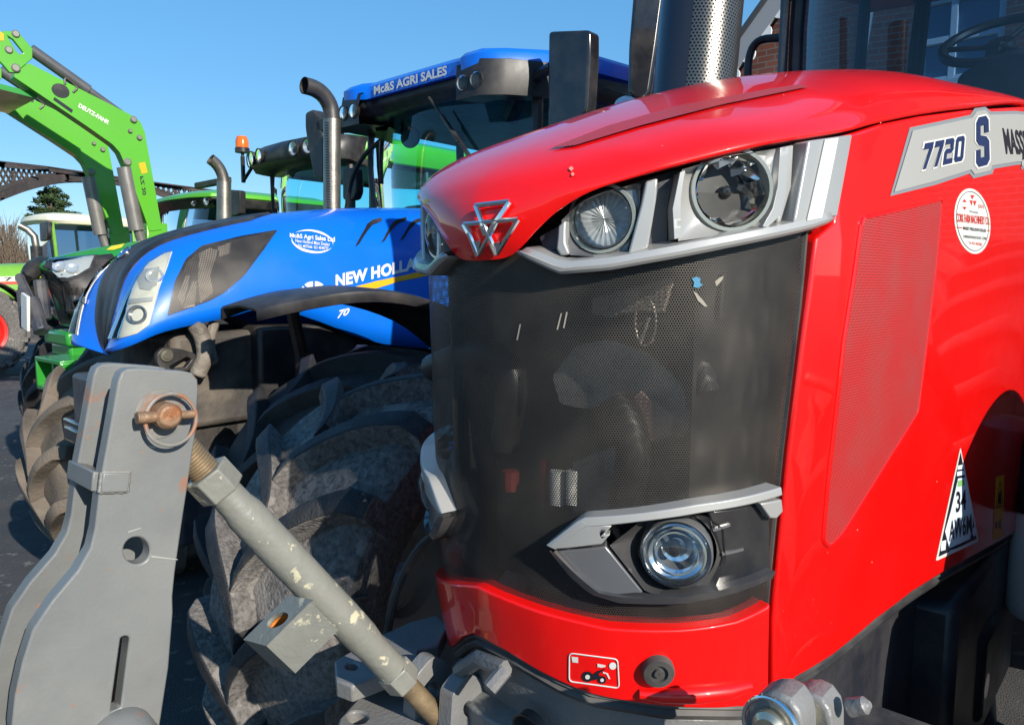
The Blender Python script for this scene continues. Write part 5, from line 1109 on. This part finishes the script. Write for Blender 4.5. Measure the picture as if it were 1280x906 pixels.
for yy in (-.44, .58):
    b = MB(); b.box((1.55, yy, 1.75), (.22, .1, 1.2)); b.box((1.4, yy, 1.2), (.7, .08, .2)); b.build('loader_post', LGREEN, dz, bevel=.01)
# front linkage of the loader tractor with its plate
b = MB(); b.tube([DF.pX(44, 388, .0), V((1.2, 0, .9))], .05, 8); b.tube([DF.pX(24, 345, -.3), DF.pX(44, 392, -.3), DF.pX(50, 395, .2)], .03, 10); b.tube([DF.pX(50, 350, -.2), DF.pX(56, 400, -.2)], .045, 10); b.tube([DF.pX(40, 375, -.3), DF.pX(52, 415, -.3)], .05, 8); b.tube([DF.pX(28, 362, -.3), DF.pX(33, 410, -.3)], .04, 8); b.build('front_linkage', DARKF, dz, bevel=.01)
b = MB(); b.box(DF.pX(32, 390, -.36), (.02, .13, .24), Matrix.Rotation(.2, 3, 'X')); b.build('plate', STICKW, dz, bevel=.004)
b = MB(); b.tube(crs([DF.pX(34, 378, -.2), DF.pX(35, 352, -.2), DF.pX(42, 336, -.2), DF.pX(54, 330, -.1)], 10), .06, 10); b.build('hose_guard', BLACK, dz)
b = MB(); b.box(DF.pX(46, 345, -.05), (.05, .10, .2)); b.build('yellow_cap', YELLOW, dz, bevel=.02)

FF = Frame(-10.92, 13.35, 48)
fd = thing('tractor', FF, 'light green tractor with cream cab roof and red wheels at the far left end', 'tractor', 'tractors parked in a row')
FM = [(.1, 0, 1.35), (.03, 0, 1.6), (.03, 0, 1.78), (.12, 0, 1.90), (.45, 0, 1.99), (1.0, 0, 2.06), (2.0, 0, 2.12)]
FH, b = ribs(FF, FM, DE0, a=.62, bb=1., cc=.7); fh = b.build('bonnet', YGREEN, fd, smooth=60, solid=.012)
b = MB(); b.loft([[FH.ev((s, .62))[0]+FH.ev((s, .62))[1]*.005, FH.ev((s, .72))[0]+FH.ev((s, .72))[1]*.005] for s in [3.2+.2*k for k in range(14)]]); b.build('white_stripe', STICKW, fh)
b = MB(); b.loft([[FH.ev((s, .73))[0]+FH.ev((s, .73))[1]*.006, FH.ev((s, .78))[0]+FH.ev((s, .78))[1]*.006] for s in [3.2+.2*k for k in range(14)]]); b.build('red_stripe', STICKR, fh)
b = MB(); text(b, 'FENDT 718', [(4.6, .715), (5.9, .715), (5.9, .635), (4.6, .635)], FH.ev, .008, bold=.03); b.build('maker_name', STICKB, fh)
b = MB(); patch(b, [(.5, 1.5), (1.2, 1.5), (1.2, 1.75), (.55, 1.72)], lambda p: (V((p[0], -.435, p[1])), V((0, -1, 0))), .01, .01, .1); b.build('side_vent', BLACK, fh)
simple_base(fd, mat('red_rim', (.62, .02, .015), .4), R=.84, tm=TYREM, rr=.46)
A = cab(fd, 2.05, 2.25, .74, .78, 2.05, 2.88, 3.7, DSCREEN, lean=-.05, base=1.2, fr_m=YGREEN)
roof(fd, [(1.95, 0), (2.0, .5), (2.1, .80), (2.4, .92), (3.5, .92), (3.8, .7), (3.84, 0)], [(2.86, .96, .05), (2.93, 1.0, .0), (3.02, .98, .01), (3.08, .8, .04), (3.10, .4, .05)], CREAM)
c = FF.pX(11, 350, 2.0); b = MB(); b.tube([V((1.9, -.78, 1.9)), V((1.9, -.78, 2.42))], .10, 16); b.build('exhaust_stack', BLACK, fd)
b = MB(); b.tube([V((1.9, -.78, 2.4)), V((1.88, -.78, 2.6)), V((1.80, -.72, 2.72)), V((1.68, -.66, 2.80))], .065, 14); b.build('exhaust_elbow', EXHM, fd)
b = MB(); b.prism([FF.pX(x, y, 2.0) for x, y in rounded([(49, 279), (60, 277), (59, 300), (50, 302)], 2)], (.08, 0, 0)); b.build('door_mirror', BLACK, fd, bevel=.02)
for sd in (-1, 1): fender(fd, (3.5, sd*.95, .98), 1.12, .62, 35, 165, YGREEN, name='rear_fender'); fender(fd, (.8, sd*.95, .86), .95, .52, 50, 150, BLACK)
# ================================================================ bridge, trees, brick house
WF = Frame(0, 0, 0)
IRON = mat('bridge_iron', (.065, .055, .05), .7, var=.35, vscale=.5, rust=.25)
br = thing('iron_bridge', V((-45, 65, 0)), 'dark iron lattice arch bridge spanning behind the green tractors', 'bridge')
Mi = br.matrix_world.inverted()
def bd_(px_): return 55+px_*.10
def BP_(x, y, dd=0): return CAM+raydir(x, y)*(bd_(x)+dd)-V((-45, 65, 0))
topc = [(-140, 186), (-60, 195), (0, 203.5), (60, 210), (130, 220), (200, 230), (265, 238.5), (340, 248), (420, 258)]
arch = [(-140, 330), (-100, 295), (-60, 264), (-30, 247), (0, 235), (30, 225), (66, 218), (100, 217.5), (140, 221.5), (175, 229), (215, 243), (260, 264), (300, 290)]
for dd, first in ((0, True), (5, False)):
    b = MB()
    for a, c in zip(topc, topc[1:]):
        q = [BP_(*a, dd), BP_(*c, dd)]; b.prism([q[0], q[1], q[1]-V((0, 0, .28)), q[0]-V((0, 0, .28))], (0, .5, 0))
        b.prism([q[0]+V((0, -.25, .12)), q[1]+V((0, -.25, .12)), q[1]+V((0, -.25, 0)), q[0]+V((0, -.25, 0))], (0, .9, 0))
    b.build('top_chord', IRON, br)
    b = MB(); R = [BP_(x, y, dd) for x, y in crs([V(p) for p in arch], 40)]
    for a, c in zip(R, R[1:]): b.prism([a, c, c-V((0, 0, .62)), a-V((0, 0, .62))], (0, .55, 0))
    for a, c in zip(R, R[1:]): b.prism([a+V((0, -.18, .06)), c+V((0, -.18, .06)), c+V((0, -.18, -.05)), a+V((0, -.18, -.05))], (0, .9, 0)); b.prism([a+V((0, -.18, -.58)), c+V((0, -.18, -.58)), c+V((0, -.18, -.68)), a+V((0, -.18, -.68))], (0, .9, 0))
    b.build('arch_rib', IRON, br)
    b = MB(); x = -130
    ty = lambda x: lin(topc, x); ay = lambda x: lin([tuple(p) for p in [(q[0], q[1]) for q in arch]], x)
    while x < 300:
        h = ay(x)-ty(x)
        if h > 3:
            for sx in (7, -7):
                if ay(x+sx)-ty(x+sx) < 1.5: continue
                A_, B_ = BP_(x, ty(x)+1, dd+.2), BP_(x+sx*min(2.2, max(.7, h/14)), lerp(ty(x), ay(x+sx), 1)-1, dd+.2); b.tube([A_, B_], .085, 5)
        x += 6.5
    b.build('lattice', IRON, br)
    b = MB()
    for x in range(-120, 300, 34):
        if ay(x)-ty(x) > 6: b = MB(); b.tube([BP_(x, ty(x), dd+.2), BP_(x, ay(x), dd+.2)], .12, 5); b.build('post', IRON, br)
# trees
def leaf_mat(n, c, v=.5): return mat(n, c, .7, var=v, vscale=1.5, spec=.2)
PINEL = leaf_mat('pine_needles', (.05, .085, .03)); BARK = mat('bark', (.13, .10, .075), .9, var=.4, bump=.6, bscale=20); TWIG = mat('bare_twigs', (.21, .155, .11), .85, var=.3)
rng = random.Random(5)
def pine(px0, base, D, clumps, label, tr_h):
    o = V((CAM+raydir(px0, base)*D)); o.z = 0
    t = thing('pine_tree', o, label, 'tree', None); b = MB()
    pts = [V((0, 0, 0)), V((.15, 0, 3)), V((-.1, 0, 6)), V((.1, 0, tr_h))]; b.tube(crs(pts, 12), [lerp(.35, .06, k/12) for k in range(13)], 8); lim = MB(); fo = MB()
    for x, y, r in clumps:
        c = CAM+raydir(x, y)*(D+rng.uniform(-1.2, 1.2))-o; s = D/FPX
        lim.tube([V((0, 0, min(c.z-.5, tr_h-.5))), V((c.x*.5, c.y*.5, c.z-.35)), c], [.09, .06, .03], 5)
        for k in range(int(90+r*26)):
            u = V((rng.gauss(0, 1), rng.gauss(0, 1), rng.gauss(0, .55)))
            u = u.normalized()*(rng.random()**.45); p = c+V((u.x*r*s, u.y*r*s, u.z*r*s*.6)); l = rng.uniform(.10, .26)
            d = V((rng.gauss(0, 1), rng.gauss(0, 1), rng.uniform(-.2, 1.2))).normalized()*l; w_ = d.orthogonal().normalized()*l*.28
            fo.add([p-w_, p+w_, p+d+w_*.3, p+d-w_*.3], [(0, 1, 2, 3)])
    b.build('trunk', BARK, t); lim.build('limb', BARK, t); fo.build('crown', PINEL, t, smooth=0)
pine(66, 300, 62, [(66, 238, 10), (58, 243, 10), (74, 246, 11), (52, 252, 10), (66, 252, 13), (80, 255, 8), (45, 262, 9), (58, 264, 12), (72, 266, 11), (84, 268, 10), (40, 271, 7), (94, 271, 9), (64, 274, 12), (101, 275, 6), (76, 276, 9), (50, 275, 8), (60, 248, 9), (70, 259, 11), (56, 268, 11), (66, 280, 12), (44, 277, 9), (88, 275, 9), (36, 275, 6)], 'dark green spreading pine tree rising behind the cream-roofed cab', 9)
def bare(px0, top, D, wpx, name, label, n=420, base=340):
    o = CAM+raydir(px0, base)*D; o.z = 0; H = (CAM+raydir(px0, top)*D).z; s = D/FPX
    t = thing(name, o, label, 'bush', 'bare bushes at the far left'); b = MB(); b2 = MB()
    for k in range(9):
        a = rng.uniform(0, 6.28); r = rng.uniform(.1, .5)*wpx*s; b2.tube([V((0, 0, 0)), V((math.cos(a)*r*.4, math.sin(a)*r*.4, H*.4)), V((math.cos(a)*r, math.sin(a)*r, H*.8))], [.10, .06, .03], 5)
    for k in range(n):
        a = rng.uniform(0, 6.28); r = wpx*s*math.sqrt(rng.random()); h = H*math.sqrt(max(.05, 1-(r/(wpx*s))**2*.75)); z0 = h*rng.uniform(.15, .75)
        p = V((math.cos(a)*r*.8, math.sin(a)*r*.8, z0)); d = V((math.cos(a)*rng.uniform(0, .6), math.sin(a)*rng.uniform(0, .6), 1)).normalized()*rng.uniform(.8, 2.2)
        if (p+d).z > h: d *= max(.2, (h-p.z)/d.z)
        e = V((rng.gauss(0, .12), rng.gauss(0, .12), 0)); b.tube([p, p+d*.5+e, p+d], [.022, .016, .006], 3, False)
    b2.build('stem', BARK, t); b.build('twigs', TWIG, t, smooth=0)
bare(12, 256, 55, 20, 'bare_bush', 'tan leafless bush with upright twigs at the left edge behind the light green tractor', 1100)
bare(42, 282, 70, 16, 'bare_bush', 'low tan leafless bush between the pine and the left bush', 500)
# brick house behind the red tractor
HF = Frame(3.05, 10.2, 50)
hs = thing('brick_house', HF, 'dark red brick house with pale gable bargeboard behind the red tractor', 'house')
BRICK = bpy.data.materials.new('brick_wall'); BRICK.use_nodes = True; nt = BRICK.node_tree; bs = nt.nodes['Principled BSDF']; bs.inputs['Roughness'].default_value = .85
tc = nt.nodes.new('ShaderNodeTexCoord'); mpn = nt.nodes.new('ShaderNodeMapping'); mpn.inputs['Rotation'].default_value = (rad(90), 0, rad(90)); bt = nt.nodes.new('ShaderNodeTexBrick')
sx = nt.nodes.new('ShaderNodeSeparateXYZ'); cx = nt.nodes.new('ShaderNodeCombineXYZ'); nt.links.new(tc.outputs['Object'], sx.inputs[0]); ad = nt.nodes.new('ShaderNodeMath'); nt.links.new(sx.outputs['X'], ad.inputs[0]); nt.links.new(sx.outputs['Y'], ad.inputs[1]); nt.links.new(ad.outputs[0], cx.inputs[0]); nt.links.new(sx.outputs['Z'], cx.inputs[1])
nt.links.new(cx.outputs[0], bt.inputs['Vector'])
for k_, v_ in (('Color1', (.20, .065, .045, 1)), ('Color2', (.13, .05, .04, 1)), ('Mortar', (.16, .14, .13, 1)), ('Scale', 1.0), ('Mortar Size', .008), ('Brick Width', .225), ('Row Height', .075)): bt.inputs[k_].default_value = v_
nt.links.new(bt.outputs['Color'], bs.inputs['Base Color'])
yl, yr, ap, ze = .15, -9.5, -4.7, 4.35
za = ze+(yl-ap)*1.15
wpv = lambda p: (V((0, p[0], p[1])), V((-1, 0, 0)))
wq = HF.pX(1190, 46, 0); wins = [(wq.y, wq.z, 1.0, .95), (wq.y-3.6, wq.z, 1.0, .95)]
hol = [[V((y-w_/2, z-h_/2)), V((y+w_/2, z-h_/2)), V((y+w_/2, z+h_/2)), V((y-w_/2, z+h_/2))] for y, z, w_, h_ in wins]
b = MB(); patch(b, [V((yl, 0)), V((yl, ze)), V((ap, za)), V((yr, ze)), V((yr, 0))], wpv, 0, .3, .8, holes=hol); b.build('wall', BRICK, hs, smooth=0)
b = MB(); b.box((4, yl-.15, ze/2), (7.4, .3, ze-.02)); b.box((4, yr+.15, ze/2), (7.4, .3, ze-.02)); b.build('side_wall', BRICK, hs, smooth=0)
WP = mat('white_joinery', (.75, .76, .76), .5); WG = mat('window_pane', (.10, .17, .26), .06, coat=.5); SLATE = mat('slate', (.07, .075, .085), .7, var=.3, vscale=3); BARGE = mat('bargeboard_grey', (.30, .30, .31), .6)
for y, z, w_, h_ in wins:
    b = MB(); e = .07
    for dy in (-w_/2+e/2, 0, w_/2-e/2): b.box((.10, y+dy, z), (.09, e, h_-.002))
    for dz_ in (-h_/2+e/2, 0, h_/2-e/2): b.box((.10, y, z+dz_), (.085, w_-.004, e))
    b.box((-.04, y, z-h_/2-.04), (.16, w_+.2, .07)); f = b.build('window', WP, hs, smooth=0, bevel=.006)
    b = MB(); b.box((.12, y, z), (.02, w_-.02, h_-.02)); b.build('pane', WG, f, smooth=0)
for sd, (ya_, yb_) in ((1, (yl+.35, ap)), (-1, (yr-.35, ap))):
    z0 = za-abs(ya_-ap)*1.15
    b = MB(); b.prism([V((-.30, ya_, z0+.22)), V((-.30, yb_, za+.22)), V((-.30, yb_, za+.32)), V((-.30, ya_, z0+.32))], (8.2, 0, 0)); b.build('roof', SLATE, hs, smooth=0)
    b = MB(); b.prism([V((-.28, ya_, z0-.12)), V((-.28, yb_, za-.12)), V((-.28, yb_, za+.21)), V((-.28, ya_, z0+.21))], (.05, 0, 0)); b.build('bargeboard', BARGE, hs, smooth=0)
    b = MB(); n_ = 26
    for k in range(n_):
        t = (k+.5)/n_; c = V((-.255, lerp(ya_, yb_, t), lerp(z0, za, t)-.12)); b.lathe([(.001, .012), (.10, .012), (.10, -.012), (.001, -.012)], c, (1, 0, 0), 14)
    b.build('scalloped_trim', WP, hs, smooth=0)
ASPH = mat('asphalt', (.055, .057, .062), .85, var=.45, vscale=180, bump=.8, bscale=160, dust=.35, dcol=(.14, .135, .125), dscale=1.6, chips=(.16, .15, .14))
b = MB(); N = 40
b.add([(-900, -900, 0), (900, -900, 0), (900, 1500, 0), (-900, 1500, 0)], [(0, 1, 2, 3)]); g = b.build('ground', ASPH); g['kind'] = 'structure'
# ================================================================ camera, light
cd = bpy.data.cameras.new('camera'); cam = bpy.data.objects.new('camera', cd); COL.objects.link(cam)
cd.sensor_width = 36; cd.lens = FPX/1280*36; cd.clip_start = .05; cd.clip_end = 3000
cam.location = CAM; cam.rotation_euler = (rad(90)-PITCH, 0, 0); sc.camera = cam
SUN_EL = rad(26); AL = rad(11)
s_ = V((.743, -.669, 0)); F_ = V((-.669, -.743, 0))
Lh = (s_*math.cos(AL)+F_*math.sin(AL)).normalized()
Ld = V((Lh.x*math.cos(SUN_EL), Lh.y*math.cos(SUN_EL), math.sin(SUN_EL)))
sl = bpy.data.lights.new('sun', 'SUN'); sl.energy = 4.8; sl.angle = rad(.53); sl.color = (1, .93, .82)
so = bpy.data.objects.new('sun', sl); COL.objects.link(so); so.rotation_euler = Ld.to_track_quat('Z', 'Y').to_euler(); so.location = Ld*30
w = bpy.data.worlds.new('World'); sc.world = w; w.use_nodes = True; nt = w.node_tree; bg = nt.nodes['Background']
sk = nt.nodes.new('ShaderNodeTexSky'); sk.sky_type = 'NISHITA'; sk.sun_disc = False; sk.sun_elevation = SUN_EL; sk.sun_rotation = math.atan2(Lh.x, Lh.y)
sk.air_density = 1.0; sk.dust_density = 0; sk.ozone_density = 8; sk.altitude = 0
gm = nt.nodes.new('ShaderNodeGamma'); gm.inputs[1].default_value = .5; hs_ = nt.nodes.new('ShaderNodeHueSaturation'); hs_.inputs['Saturation'].default_value = 1.45; hs_.inputs['Value'].default_value = 2.15
nt.links.new(sk.outputs[0], gm.inputs[0]); nt.links.new(gm.outputs[0], hs_.inputs['Color']); nt.links.new(hs_.outputs[0], bg.inputs[0]); bg.inputs[1].default_value = .12
vs = sc.view_settings; vs.view_transform = 'Standard'; vs.look = 'None'; vs.exposure = .58; vs.gamma = 1; vs.use_curve_mapping = False
sc.cycles.max_bounces = 8; sc.cycles.transparent_max_bounces = 24
try: sc.cycles.use_denoising = True
except Exception: pass
